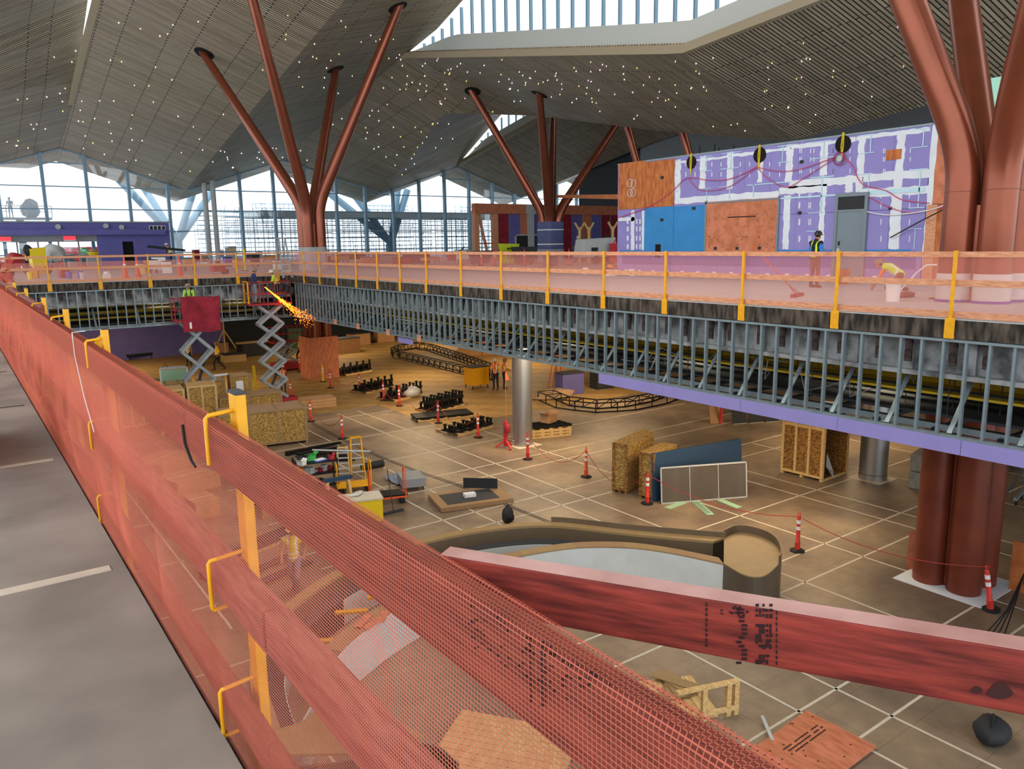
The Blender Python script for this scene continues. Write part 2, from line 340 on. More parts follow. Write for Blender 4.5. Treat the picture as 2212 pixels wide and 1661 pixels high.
# clerestory above each dropped eave: tan lip, white band, cove lamp, glass and mullions
def clerestory(nm,low,upp,Y0,Y1,X,band,step,ln,lit=True):
    w=E(nm)
    Ys=[Y0+(Y1-Y0)*i/40 for i in range(41)]
    bandm=MB();lip=MB()
    def bh(y): t=abs((y-Y0)/(Y1-Y0)); return band*min(1,t*7+.02)
    for a,b in zip(Ys,Ys[1:]):
        za,zb=interp(low,a)[2],interp(low,b)[2]
        lip.hexa([(X-.30,a,za-.06),(X+.05,a,za-.06),(X+.05,b,zb-.06),(X-.30,b,zb-.06),(X-.30,a,za+.34),(X-.22,a,za+.34),(X-.22,b,zb+.34),(X-.30,b,zb+.34)])
        bandm.hexa([(X+.12,a,za),(X+.3,a,za),(X+.3,b,zb),(X+.12,b,zb),(X+.22,a,za+.3+bh(a)),(X+.4,a,za+.3+bh(a)),(X+.4,b,zb+.3+bh(b)),(X+.22,b,zb+.3+bh(b))])
    O('lip',lip,'lip_tan',w); O('band',bandm,'cove_white',w)
    if lit:
        c=MB()
        for i in range(12):
            y0=Y0+(Y1-Y0)*(.18+.8*i/12); y1=Y0+(Y1-Y0)*(.18+.8*(i+.95)/12)
            c.bar((X-.06,y0,interp(low,y0)[2]+.16),(X-.06,y1,interp(low,y1)[2]+.16),.05)
        O('cove_lamp',c,'lead_glow',w)
    n=int(abs(Y1-Y0)/step); src=None
    for i in range(n+1):
        y=Y0+(Y1-Y0)*i/n; z0=interp(low,y)[2]+.3+bh(y); z1=interp(upp,y)[2]
        if z1-z0<.15: continue
        m=MB().box(X+.22,y-.055,z0,X+.42,y+.055,z1); O('mullion',m,'frame_blue',w)
        y2=Y0+(Y1-Y0)*(i+1)/n
        if i<n:
            a0=interp(low,y2)[2]+.3+bh(y2); a1=interp(upp,y2)[2]
            m=MB().add([(X+.31,y,z0),(X+.31,y2,a0),(X+.31,y2,a1),(X+.31,y,z1),(X+.33,y,z0),(X+.33,y2,a0),(X+.33,y2,a1),(X+.33,y,z1)],[(0,1,2,3),(7,6,5,4),(0,4,5,1),(3,2,6,7)]); O('pane',m,'clear_glass',w)
    return w
clerestory('window_2',P2l,P2u,53.5,6,29.1,1.15,1.25,1)
clerestory('window_3',P3l,P3u,79,46,49.9,1.1,1.3,1,False)
clerestory('window_4',P1l,P1u,70,20,9.3,.15,2.2,1,False)
# ================================================================ FACADE (end glass wall at Y=80)
YF=80.
def roofz(x,y):
    r=RB.ray_cast(Vector((x,y,-1)),Vector((0,0,1)),60); return r[0].z if r[0] else 9
fac=E('window_1')
lv=[3.6-2.0*k for k in (-3,-2,-1,0,1,2)]
src=None; xs=[4.31+3.37*k for k in range(-5,24)]
for i,x in enumerate(xs):
    m=MB().box(x-.13,YF-.3,-1.5,x+.13,YF+.12,roofz(x,YF-.05)+.1); O('mullion',m,'frame_blue',fac)
lv=[-.4,1.6,3.56,5.5,7.5]
for z in lv:
    for a,b in zip(xs,xs[1:]):
        if min(roofz(a+.3,YF-.05),roofz(b-.3,YF-.05))>z+.1: O('transom',MB().box(a+.13,YF-.08,z-.05,b-.13,YF+.08,z+.05),'frame_blue',fac)
for a,b in zip(xs,xs[1:]):
    Z=[-1.5]+lv+[20]
    for z0,z1 in zip(Z,Z[1:]):
        h0,h1=roofz(a+.05,YF-.05),roofz(b-.05,YF-.05)
        if min(h0,h1)<=z0+.1: continue
        p0,p1=min(z1,h0),min(z1,h1)
        O('pane',MB().add([(a+.13,YF,z0),(b-.13,YF,z0),(b-.13,YF,p1),(a+.13,YF,p0),(a+.13,YF+.03,z0),(b-.13,YF+.03,z0),(b-.13,YF+.03,p1),(a+.13,YF+.03,p0)],[(0,1,2,3),(7,6,5,4),(0,4,5,1),(3,2,6,7),(0,3,7,4),(1,5,6,2)]),'clear_glass',fac)
head=MB()
for k in range(-12,82): head.bar((k,YF,roofz(k,YF-.05)-.02),(k+1,YF,roofz(k+1,YF-.05)-.02),.14)
O('head_frame',head,'frame_blue',fac)
# ================================================================ FLOORS AND DECKS
O('floor',MB().box(-12,-14,ZF-.4,84,79.5,ZF),'floor_cover',kind='structure')
O('apron_outside',MB().box(-60,79.6,ZF-.4,160,260,ZF),'light_grey',kind='structure')
O('deck_near',MB().box(-7,-10,ZD-.35,.534,YE+.3,ZD),'concrete',kind='structure')
O('deck_end',MB().box(-7,YE,ZD-.35,XD,79.6,ZD),'light_grey',kind='structure')
O('deck_far',MB().box(XD,-8,ZD-.35,62,79.6,ZD-.001),'light_grey',kind='structure')
O('slab_edge_far',MB().box(XD-.06,-8,ZD-.36,XD-.002,YE,ZD-.02),'concrete_edge',kind='structure')
O('slab_edge_end',MB().box(.6,YE-.06,ZD-.36,XD-.06,YE-.002,ZD-.02),'concrete_edge',kind='structure')
O('slab_edge_near',MB().box(.536,-10,ZD-.36,.56,YE-.1,ZD-.03),'concrete_edge',kind='structure')
# white tape lines
flo=bpy.data.objects['floor']; dn=bpy.data.objects['deck_near']; df=bpy.data.objects['deck_far']
def tape(a,b,par,z,w=.055,m='tape'):
    a=Vector((a[0],a[1],z)); b=Vector((b[0],b[1],z)); d=(b-a).normalized(); q=Vector((-d.y,d.x,0))*w/2
    mb=MB().hexa([a-q,b-q,b+q,a+q]+[p+Vector((0,0,.004)) for p in (a-q,b-q,b+q,a+q)]); o=O('tape_strip',mb,m,par); return o
gy=[6.36,10.6,14.68]; 
for Y in [2.2,6.36,7.45,10.6,11.75,14.68,18.9,20.1,23.1,24.3,27.4,31.6,35.9]:
    tape((.9 if Y<6 else 9.5 if Y<17.5 and Y>8 else 7.2,Y),(31,Y),flo,ZF)
for X in [4.3,8.1,11.7,12.9,15.5,16.6,19.25,22.4,23.4,26.9,30.6]:
    y1=37 if X<22 else 20
    y0=-2
    tape((X,y0),(X,12.2 if X<8 else (9.7 if X<9 else y1)),flo,ZF)
    if X==8.1: tape((X,17.4),(X,y1),flo,ZF)
tape((4.3,17),(4.3,37),flo,ZF); tape((3.0,4),(3.0,38),flo,ZF)
for y in [6.4,9.5,12.8,16.5,19.5,22.6]: tape((.9,y+9),(4.4,y+9),flo,ZF)
tape((-1.5,3.96),(.47,3.97),dn,ZD,.07); tape((-1.5,6.38),(.47,6.4),dn,ZD,.06)
for y in (8.9,11.6,15.,19.): tape((-2.5,y),(.47,y),dn,ZD,.03,'dark_grey')
for Y in (10.5,14.5,18.5,22.5,27,32): tape((XD+1.5,Y),(25.8,Y),df,ZD,.07)
for X in (18.2,21.8,24.8): tape((X,2),(X,38),df,ZD,.07)
# yellow brown walkway boards under the end deck
fb=None
for i in range(20):
    for j in range(18):
        x=1.0+i*2.44; y=37.6+j*1.6 if i*2.44<17 else 31+j*2.2
        if y>68 or x>46: continue
        if i*2.44<17:
            o=O('floor_board',MB().box(0,0,0,2.43,1.59,.006),'floor_board',flo,loc=(x,y,ZF+.001)) if i==0 and j==0 else None
            if o: fa=o
            else: inst(fa,flo,(x,y,ZF+.001))
        else:
            if fb is None: fb=O('floor_board',MB().box(0,0,0,2.43,2.19,.006),'floor_board',flo,loc=(x,y,ZF+.001))
            else: inst(fb,flo,(x,y,ZF+.001))
# ================================================================ UNDER THE DECKS
# spandrel beams with fireproofing, hangers, stud framing
def beamline(name,a,b,z0,z1,nrm):
    g=MB(); a=Vector(a); b=Vector(b); n=Vector(nrm)
    d=(b-a)
    g.bar(a+n*.45+Vector((0,0,(z0+z1)/2)),b+n*.45+Vector((0,0,(z0+z1)/2)),.08,z0-z1,)
    g.bar(a+n*.45+Vector((0,0,z1)),b+n*.45+Vector((0,0,z1)),.5,.09); g.bar(a+n*.45+Vector((0,0,z0-.03)),b+n*.45+Vector((0,0,z0-.03)),.5,.07)
    k=int(d.length/1.15)
    for i in range(k):
        p=a+d*((i+.5)/k)+n*.33; s=d.normalized()*.05
        g.bar(p+Vector((0,0,z0-.05)),p+Vector((0,0,z1+.05)),.22,.06,upv=n,mi=0)
    return O(name,g,'fireproofing',kind='structure')
beamline('edge_beam_far',(XD,-8,0),(XD,YE,0),-1.86,-2.62,(1,0,0))
beamline('edge_beam_end',(.7,YE,0),(XD,YE,0),-1.86,-2.62,(0,1,0))
def stud_wall(name,label,a,b,nrm,zt,zb,step,braces,bdir=1,strip=None):
    t=T(name,label,'stud framing',(a[0],a[1],zb)); A=Vector((0,0,0)); Bv=Vector((b[0]-a[0],b[1]-a[1],0)); L=Bv.length; d=Bv/L; n=Vector(nrm); hh=zt-zb
    O('top_track',MB().bar(A+Vector((0,0,hh)),Bv+Vector((0,0,hh)),.10,.05),'galv_steel',t); O('bottom_track',MB().bar(A+Vector((0,0,.03)),Bv+Vector((0,0,.03)),.13,.07),'galv_steel',t)
    O('back_track',MB().bar(A+n*.5+Vector((0,0,.06)),Bv+n*.5+Vector((0,0,.06)),.10,.12),'galv_steel',t)
    m=MB(); # C shaped stud
    m.bar((0,0,.05),(0,0,hh-.03),.008,.09,upv=n); 
    q=d*.02
    m.bar(q-n*.045+Vector((0,0,.05)),q-n*.045+Vector((0,0,hh-.03)),.045,.006,upv=n); m.bar(q+n*.045+Vector((0,0,.05)),q+n*.045+Vector((0,0,hh-.03)),.045,.006,upv=n)
    s0=O('stud',m,'galv_steel',t); k=int(L/step); 
    s0.location=d*step
    for i in range(2,k): inst(s0,t,d*(step*i))
    m=MB().bar((0,0,.08),tuple(n*.95+Vector((0,0,1.25))),.09,.03,upv=n); b0=O('brace',m,'galv_steel',t); kb=int(L/braces); b0.location=d*braces*.5
    for i in range(1,kb): inst(b0,t,d*(braces*(i+.5)))
    return t
sf=stud_wall('stud_framing','long run of galvanised steel studs with diagonal braces hung below the long pink netted deck',(XD-.02,-6),(XD-.02,YE-.1),(1,0,0),-1.90,-3.74,.405,1.215,1)
se=stud_wall('stud_framing','short run of galvanised steel studs hung below the far end deck behind the scissor lifts',(.7,YE-.02),(XD-.15,YE-.02),(0,1,0),-1.90,-3.74,.405,1.9,-1)
# purple board strips along the bottom of the framing
bs=T('purple_board_strip','long purple gypsum board strip screwed along the foot of the stud framing','wallboard',(XD-.1,-6,-4.02))
for i in range(9):
    y0=i*2.5; y1=min(22.52,y0+2.49)
    O('board',MB().box(0,y0,0,.016,y1,.29),'purple_board',bs)
O('board',MB().box(.05,YE-6-1.5,.02,.066,YE-6-.2,.24),'purple_board',bs)
# orange tags hung on the far framing
for k,(x,y) in enumerate([(672,686),(724,695),(773,705),(838,718),(905,731)]):
    p=onx(x,y,XD-.12); o=O('orange_tag',MB().box(0,-.16,-.13,.01,.16,.13),'rail_wood',loc=p,label='small orange plywood tag on the foot of the far stud framing',cat='tag',group='orange tags along the stud framing')
# hanging clips on the beam face
c=MB().box(-.01,-.07,-.5,.03,.07,0).add([(.03,-.05,-.42),(.03,.05,-.42),(.10,.05,-.10),(.10,-.05,-.10)],[(0,1,2,3)])
cl0=O('beam_clip',c,'dark_brackets',bpy.data.objects['edge_beam_far'],loc=(XD+.12,3,-1.9))
for i in range(1,64): inst(cl0,bpy.data.objects['edge_beam_far'],(XD+.12,-5+.36+i*.72+(.12 if i%2 else 0),-1.9))
cl1=O('beam_clip',MB().box(-.08,-.02,-.42,.08,.02,0),'dark_brackets',bpy.data.objects['edge_beam_end'],loc=(1.3,YE+.1,-1.9))
for i in range(1,15): inst(cl1,bpy.data.objects['edge_beam_end'],(1.3+i*.95,YE+.1,-1.9))
pl=MB().box(0,-.22,-.62,.03,.22,-.02); pale0=O('fireproof_patch',pl,'fireproofing',bpy.data.objects['edge_beam_far'],loc=(XD+.3,3.5,-1.95))
# ceiling below the deck: dark grid, ducts, pipes
cg=MB()
for y in [(-6+1.2*i) for i in range(70)]: cg.bar((XD+.3,y,-3.72),(34,y,-3.72),.10,.08)
for x in [XD+.5+1.2*i for i in range(16)]: cg.bar((x,-6,-3.66),(x,78,-3.66),.08,.12)
for x in [.9+1.2*i for i in range(12)]: cg.bar((x,YE+.5,-3.66),(x,78,-3.66),.08,.12)
for y in [YE+.6+1.2*i for i in range(30)]: cg.bar((.8,y,-3.72),(XD,y,-3.72),.1,.08)
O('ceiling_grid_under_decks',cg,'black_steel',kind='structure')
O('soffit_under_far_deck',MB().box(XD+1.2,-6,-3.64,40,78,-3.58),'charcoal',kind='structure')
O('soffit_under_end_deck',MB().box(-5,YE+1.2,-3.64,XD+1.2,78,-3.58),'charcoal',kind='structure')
random.seed(3)
for i in range(26):
    x=XD+.7+random.random()*7; z=-3.5+random.random()**2*1.3; 
    O('service_pipe',MB().tube([(x,-6,z),(x,YE+12,z)],random.choice([.02,.03,.05,.09]),8),random.choice(['dark_grey','black_steel','grey_paint','dark_grey']),bpy.data.objects['soffit_under_far_deck'])
for i in range(16):
    y=YE+.7+random.random()*6; z=-3.5+random.random()**2*1.3
    O('service_pipe',MB().tube([(-4,y,z),(XD+1,y,z)],random.choice([.02,.03,.05,.08]),8),random.choice(['dark_grey','black_steel','grey_paint']),bpy.data.objects['soffit_under_end_deck'])
hg=MB()
for i in range(150):
    x=XD+.6+random.random()*7; y=-5+random.random()*(YE+4); hg.bar((x,y,-3.6),(x,y,-1.85),.015)
for i in range(60):
    y=YE+.6+random.random()*6; x=random.random()*XD; hg.bar((x,y,-3.6),(x,y,-1.85),.015)
O('hanger_rods',hg,'dark_grey',kind='stuff',label='thin dark hanger rods between deck and service grid',cat='rods')
wr=[]
random.seed(11)
for i in range(36):
    x=XD+.5+random.random()*3; y=-3+random.random()*28; z=-3.45
    pts=[(x+random.uniform(-.1,.1)+.5*math.sin(k*1.3+i),y+k*.28,z+random.random()*.7) for k in range(6)]; wr.append(pts)
wm=MB()
for p in wr: wm.tube(p,.012,5,cap=False)
O('loose_wiring',wm,'grey_paint',kind='stuff',label='loops of loose wiring lying between deck and service grid',cat='wiring')
def catwalk(label,a,b,z,wd,inside=1):
    L=(Vector(b)-Vector(a)).length; rz=math.atan2(b[1]-a[1],b[0]-a[0]); t=T('catwalk',label,'walkway',(a[0],a[1],z),rz)
    n=int(L/1.5); O('walk_plate',MB().box(0,0,0,L,wd,.05),'catwalk_yellow',t); O('edge_plate',MB().box(0,-.02,-.1,L,.0,.3),'catwalk_yellow',t)
    p0=O('post',MB().box(0,.01,.05,.05,.06,1.05),'catwalk_yellow',t)
    for i in range(1,n): inst(p0,t,(i*1.5,0,0))
    for h in (.5,1.02): O('rail',MB().bar((0,.03,h),(L,.03,h),.045),'catwalk_yellow',t)
    return t
catwalk('long yellow catwalk with rails seen behind the stud framing of the long deck',(XD+2.3,-4),(XD+2.3,YE-4),-3.2,1.1)
catwalk('yellow catwalk with rails behind the stud framing of the end deck',(XD-1,YE+2.5),(1,YE+2.5),-3.35,-1.0)
# steel deck underside beams
ub=MB()
for y in range(-6,78,3): ub.bar((XD+.7,y,-2.1),(34,y,-2.1),.2,.5)
for x in range(1,15,3): ub.bar((x,YE+.7,-2.1),(x,78,-2.1),.2,.5)
O('deck_joists',ub,'dark_grey',kind='structure')
# ================================================================ LOWER BACK WALLS
O('wall_lower_back',MB().box(-6,66,ZF,10,66.3,-3.7),'purple_dark',kind='structure')
O('wall_lower_back',MB().box(18,69,ZF,62,69.3,-3.7),'dark_grey',kind='structure')
O('wall_lower_back',MB().box(10,66,ZF,18,66.3,-5.9),'purple_dark',kind='structure'); wl=E('window_5')
for i in range(4):
    x=10.2+i*1.95; O('pane',MB().box(x,66,-5.9,x+1.8,66.04,-4.0),'clear_glass',wl)
for i in range(5): O('mullion',MB().box(10.05+i*1.95,65.9,-5.9,10.2+i*1.95,66.2,-3.8),'dark_grey',wl)
O('wall_lower_right',MB().box(38,-8,ZF,38.3,69,-3.7),'light_grey',kind='structure')
O('wall_left_lower',MB().box(-6.3,-10,ZF,-6,79,ZD-.35),'concrete',kind='structure')
# ================================================================ COLUMNS
def tree_column(label,cx,cy,tips,zb,rP=.36,off=.40,colmat='copper_paint',zbase=ZF,rtip=.24,rot=0,top_from=ZD,zlow=None):
    t=T('tree_column',label,'column',(cx,cy,zbase))
    B=Vector((cx,cy,zbase))
    for (sx,sy),tip in zip(((-1,-1),(1,-1),(-1,1),(1,1)),tips):
        x,y=sx*off,sy*off
        tp=Vector(tip)-B; hb=zb-zbase
        s=Vector((x,y,hb)); dr=(tp-s).normalized(); R=1.5
        pts=[Vector((x,y,0)),Vector((x,y,hb-R*.55))]
        c0=pts[-1]; c1=s; c2=s+dr*R*.75
        for k in range(1,8):
            u=k/7; pts.append(c0*(1-u)**2+c1*2*u*(1-u)+c2*u*u)
        n=8
        for k in range(1,n+1): pts.append(c2+(tp-c2)*k/n)
        L=(tp-c2).length; rs=[rP]*9+[rP+(rtip-rP)*k/n for k in range(1,n+1)]
        O('branch_pipe',MB().tube(pts,rs,20,cap=True),colmat,t,smooth=True)
        # dark collar where it enters the ceiling
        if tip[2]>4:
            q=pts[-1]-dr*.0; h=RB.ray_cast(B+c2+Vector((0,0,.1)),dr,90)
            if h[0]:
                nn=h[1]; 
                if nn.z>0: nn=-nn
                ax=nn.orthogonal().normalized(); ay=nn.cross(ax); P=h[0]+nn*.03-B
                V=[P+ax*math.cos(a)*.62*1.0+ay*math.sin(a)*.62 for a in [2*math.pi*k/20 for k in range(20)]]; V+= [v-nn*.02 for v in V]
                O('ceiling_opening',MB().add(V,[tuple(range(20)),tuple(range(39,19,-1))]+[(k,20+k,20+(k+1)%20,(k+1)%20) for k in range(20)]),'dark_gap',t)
    web=MB(); 
    for a,b in (((-1,-1),(1,-1)),((1,-1),(1,1)),((1,1),(-1,1)),((-1,1),(-1,-1))): web.bar((a[0]*off*.9+0,a[1]*off*.9,0),(a[0]*off*.9,a[1]*off*.9,.01),.01) if 0 else web.bar(((a[0]+b[0])/2*off,(a[1]+b[1])/2*off,0),((a[0]+b[0])/2*off,(a[1]+b[1])/2*off,zb-zbase-1.2),.10)
    O('web_plate',web,colmat,t)
    return t
def rh(x,y,ex=1.0):
    p,_=roofhit(x,y); return p
c1=(19.2,48.4)
def ext(c,zb,p,L=.6):
    d=(Vector(p)-Vector((c[0],c[1],zb))).normalized(); return tuple(Vector(p)+d*L)
t1=[rh(440,115),ony(525,-80,44.),rh(725,150),rh(860,15)]
TIP1=[tuple(x) for x in t1]
# order of pipes: (-,-),(+,-),(-,+),(+,+)
tr1=tree_column('copper tree column with four branches rising beside the corner of the far decks',*c1,[ext(c1,2.6,t1[1]),ext(c1,2.6,t1[3]),ext(c1,2.6,t1[0]),ext(c1,2.6,t1[2])],2.6)
c2_=(38.7,48.4)
u=[rh(1020,197),rh(1165,203),ony(1330,268,47),ony(1195,255,56)]
tr2=tree_column('copper tree column with blue wrapped foot in the middle of the long deck',*c2_,[ext(c2_,2.2,u[1]),ext(c2_,2.2,u[2],1.6),ext(c2_,2.2,u[0]),ext(c2_,2.2,u[3],2.5)],2.2,zbase=ZD)
c3_=(19.6,8.4)
T3=[(14.5,4.4,13.5),(25,2.5,13.5),(17.0,13.1,13.5),(26.6,14.0,13.5)]
tr3=tree_column('large copper tree column at the right edge rising from the lower hall through the long deck',*c3_,T3,1.9,rtip=.33,rP=.37,off=.41)
tr3b=None
# rust red sleeves of the lower shafts
def lower_sleeve(par,r,off,z1,m,name='lower_shaft'):
    for sx,sy in ((-1,-1),(1,-1),(-1,1),(1,1)): O(name,MB().lathe([(r+.012,0.01),(r+.012,z1)],22,(sx*off,sy*off,0)),m,par,smooth=True)
lower_sleeve(tr3,.37,.41,4.6,'rust_paint')
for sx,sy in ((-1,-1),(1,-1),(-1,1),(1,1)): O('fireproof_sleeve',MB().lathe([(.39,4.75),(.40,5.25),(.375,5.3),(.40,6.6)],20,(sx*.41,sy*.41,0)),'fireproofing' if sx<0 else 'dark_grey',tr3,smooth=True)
for sx,sy in ((-1,-1),(1,-1),(-1,1),(1,1)):
    O('plastic_wrap',MB().lathe([(.39,7.0),(.395,7.55),(.39,7.66)],22,(sx*.41,sy*.41,0)),'plastic_wrap',tr3,smooth=True); O('violet_tape',MB().lathe([(.40,7.0),(.40,7.06)],22,(sx*.41,sy*.41,0)),'violet_tape',tr3)
for sx,sy in ((-1,-1),(1,-1),(-1,1),(1,1)): O('seam_ring',MB().lathe([(.375,9.5),(.375,9.52)],22,(sx*.41,sy*.41,0)),'rust_paint',tr3)
O('base_tape',MB().box(-1.05,-1.1,0,1.05,1.0,.012),'compound',tr3)
# OSB box around tree 1's foot
bx=T('column_guard_box','tall reddish plywood box around the foot of the copper column under the deck corner','box',(19.2,48.4,ZF),0)
for x0,y0,x1,y1 in ((-.95,-.95,.95,-.92),(-.95,.92,.95,.95),(-.95,-.92,-.92,.92),(.92,-.92,.95,.92)): O('panel',MB().box(x0,y0,.01,x1,y1,2.75),'red_plywood',bx)
# wraps of the deck level feet
w1=MB(); 
def wrap(c,z0,z1,m,par,name,r=.82): 
    pl=[]
    for k in range(40):
        a=2*math.pi*k/40; q=4; rr=r/((abs(math.cos(a))**q+abs(math.sin(a))**q)**(1/q)); pl.append((rr*math.cos(a),rr*math.sin(a)))
    return O(name,MB().prism(pl,z0,z1),m,par,smooth=True)
wrap(c1,7.0,8.45,'wrap_grey',tr1,'grey_wrap',.80)
wrap(c2_,1.0,3.1,'wrap_blue',tr2,'blue_wrap',.86); wrap(c2_,.02,1.0,'wrap_grey',tr2,'grey_wrap',.88)
for z in (1.35,2.45): wrap(c2_,z,z+.08,'white_paint',tr2,'white_band',.875)
for i,(c,r,lab) in enumerate((((19.2,26.0),.42,'round brushed metal column standing in front of the steel framing'),((26.15,14.25),.47,'round brushed metal column behind the open crate'))):
    t=T('round_column',lab,'column',(c[0],c[1],ZF)); O('shaft',MB().lathe([(r,.22),(r,4.85),(r*.98,5.9)],32),'brushed_silver',t,smooth=True); O('base_ring',MB().lathe([(r+.01,0),(r+.01,.2),(r-.02,.22)],32),'brushed_silver',t,smooth=True)
    O('masking_square',MB().box(-.6,-.6,0,.6,.6,.006),'tape',t)
# brown trusses strut right of tree 2
O('timber_strut',MB().bar((39.0,47.9,ony(1225,425,48).z),onx(1336,425,26.3),.25,.22),'plywood',label='long brown beam leaning between the copper column and the purple wall',cat='beam')
# outside columns and canopy struts
oc=T('outside_tree_column','pale grey tree column with two pairs of struts outside the glass beside the long purple wall','column',(20.1,88,ZF))
def rel(p,b=(20.1,88,ZF)): return tuple(Vector(p)-Vector(b))
O('trunk',MB().tube([(0,0,0),(0,0,9.2)],.5,16),'frame_blue',oc,smooth=True)
for (x,y) in ((238,368),(290,372),(418,410),(455,418)):
    p=ony(x,y,88 if x in(238,418) else 92); O('strut',MB().tube([(0,0,8.6),(0 if x<400 else .1,0,9.3),rel(p)],.38,12),'frame_blue',oc,smooth=True)
oc2=T('outside_tree_column','pale grey tree column with struts outside the glass behind the copper column','column',(45,88,ZF))
O('trunk',MB().tube([(0,0,0),(0,0,8.6)],.6,16),'frame_blue',oc2,smooth=True)
for (x,y) in ((690,400),(735,380),(860,400),(880,410)):
    p=ony(x,y,88); O('strut',MB().tube([(0,0,8.2),(.2 if x>800 else -.2,0,9),rel(p,(45,88,ZF))],.42,12),'frame_blue',oc2,smooth=True)
for x in (445,463):
    p=ony(x,450,79.0); O('post_inside_facade',MB().lathe([(.24,0),(.24,roofz(p.x,79)-ZD-.02)],16),'light_grey',loc=(p.x,79.0,ZD),label='slim grey steel post against the end glass, '+('left' if x==445 else 'right')+' one of a pair',cat='post',smooth=True)
# ================================================================ GUARDRAILS
def yellow_post(par,loc,rz,h=1.25):
    m=MB().box(-.03,-.045,-.36,.03,-.0,h); m.box(-.08,-.06,-.36,.10,-.045,.02); m.box(-.08,-.055,-.36,.10,.0,-.3)
    o=O('post',m,'yellow_paint',par,loc=loc); o.rotation_euler=(0,0,rz); 
    return o
far_posts=[41.3,39.15,37.05,34.96,32.8,30.65,28.59,26.43,23.92,21.39,18.89,16.36,14.02,11.6,9.22,6.9,4.6,2.3,0]
gr=T('guardrail','long pink lumber guardrail with yellow posts and netting along the long far deck','guardrail',(XD,0,ZD))
p0=yellow_post(gr,(-.03,far_posts[0]-.05,0),-math.pi/2)
for y in far_posts[1:]: inst(p0,gr,(-.03,y,0))
ys=[42.0]+far_posts[1:]
for k in range(0,len(ys)-1,2):
    y0=ys[min(k+2,len(ys)-1)]; y1=ys[k]
    for z in (1.13,.60,.02):
        O('rail_board',MB().box(.0+(.002 if (k//2)%2 else 0),y0-.12,z,.04,y1,z+(.12 if z<1 else .10)),'rail_wood',gr)
O('netting',MB().box(.05,0,.05,.056,41.1,1.16),'far_net',gr)
ge=T('guardrail','pink lumber guardrail with yellow posts along the end deck above the scissor lifts','guardrail',(0,YE,ZD))
p1=yellow_post(ge,(3.72,-.03,0),0)
for x in (5.8,7.97,10.08,12.17,14.28,1.6): inst(p1,ge,(x,-.03,0))
xs2=[-.4,3.72,7.97,12.17,XD]
for a,b in zip(xs2,xs2[1:]):
    for z in (1.13,.60,.02): O('rail_board',MB().box(a,0,z,b+.02,.04,z+(.12 if z<1 else .10)),'rail_wood',ge)
O('netting',MB().box(1.2,.05,.05,XD,.056,.95),'far_net',ge)
def crumple(name,pts_c,par,label,cat):
    m=MB()
    n=14;V=[];Fc=[]
    (x0,y0,z0),(x1,y1,z1)=pts_c
    for i in range(n+1):
        for j in range(8):
            u=i/n;v=j/7; V.append((x0+(x1-x0)*u+random.uniform(-.12,.12),y0+(y1-y0)*u+random.uniform(-.2,.2),z0+(z1-z0)*v+random.uniform(-.06,.06)))
    for i in range(n):
        for j in range(7): a=i*8+j; Fc.append((a,a+8,a+9,a+1))
    m.add(V,Fc); return O(name,m,'net_folds',par,smooth=True,label=label)
crumple('bunched_netting',((1.0,-.05,.0),(2.4,.1,1.2)),ge,'bunched orange netting','net')
# ---- near fence
nf=T('near_guardrail','foreground guardrail of red stained lumber with yellow posts wrapped in orange net','guardrail',(0,0,0))
ZT=-.513; XR=.552
RX=.577
def rail(y0,y1,z1,hh,th,x=RX,dz0=0,dz1=0,m_='red_lumber'):
    if abs(z1+.95)<.01: m_='pink_lumber'
    m=MB().hexa([(x,y0,z1-hh+dz0),(x+th,y0,z1-hh+dz0),(x+th,y1,z1-hh+dz1),(x,y1,z1-hh+dz1),(x,y0,z1+dz0),(x+th,y0,z1+dz0),(x+th,y1,z1+dz1),(x,y1,z1+dz1)])
    return O('rail_board',m,m_,nf,bev=.004)
rail(-1.6,2.64,ZT-.004,.137,.038); rail(2.66,4.84,ZT-.012,.137,.038,RX+.002)
rail(4.86,8.3,ZT+.0,.14,.038,RX-.002); rail(8.1,12.3,ZT+.03,.14,.038,RX+.06); rail(12.1,16.3,ZT+.03,.14,.038,RX+.1); rail(16.1,22,ZT+.03,.14,.038,RX+.12); rail(22,41,ZT+.03,.14,.038,RX+.12)
rail(-1.6,1.94,-.95,.12,.066,RX-.002); rail(1.95,3.35,-.95,.12,.066,RX-.006); rail(3.36,5.4,-.95,.12,.06); rail(5.41,9,-.95,.12,.06,RX+.01); rail(9.01,41,-.95,.12,.06,RX+.05)
rail(-1.6,2.0,-1.375,.12,.038,RX-.0); rail(2.0,6,-1.375,.12,.038); rail(6,41,-1.375,.12,.038,RX+.03)
def near_post(y,x=RX):
    m=MB().box(x+.068,y-.036,-1.95,x+.10,y+.036,ZT+.085)
    p=O('post',m,'yellow_paint',nf,bev=.003)
    O('post_cap',MB().box(x+.066,y-.038,ZT+.085,x+.102,y+.038,ZT+.092),'dark_grey',p)
    for z,h in ((-.95,.12),(-1.375,.12)):
        O('rail_bracket',MB().tube([(x+.07,y,z+.03),(x-.035,y,z+.02),(x-.04,y,z+.012),(x-.04,y,z-h-.01),(x-.035,y,z-h-.018),(x+.07,y,z-h-.01)],.0065,8),'yellow_paint',p,smooth=True)
    O('rail_bracket',MB().tube([(x+.07,y,ZT+.035),(x-.004,y,ZT+.028),(x-.012,y,ZT+.02),(x-.012,y,ZT-.12)],.007,8),'yellow_paint',p,smooth=True)
near_post(2.33); near_post(4.73,RX+.0); near_post(6.6,RX+.02); near_post(8.4,RX+.04); near_post(10.6,RX+.06); near_post(12.8,RX+.08)
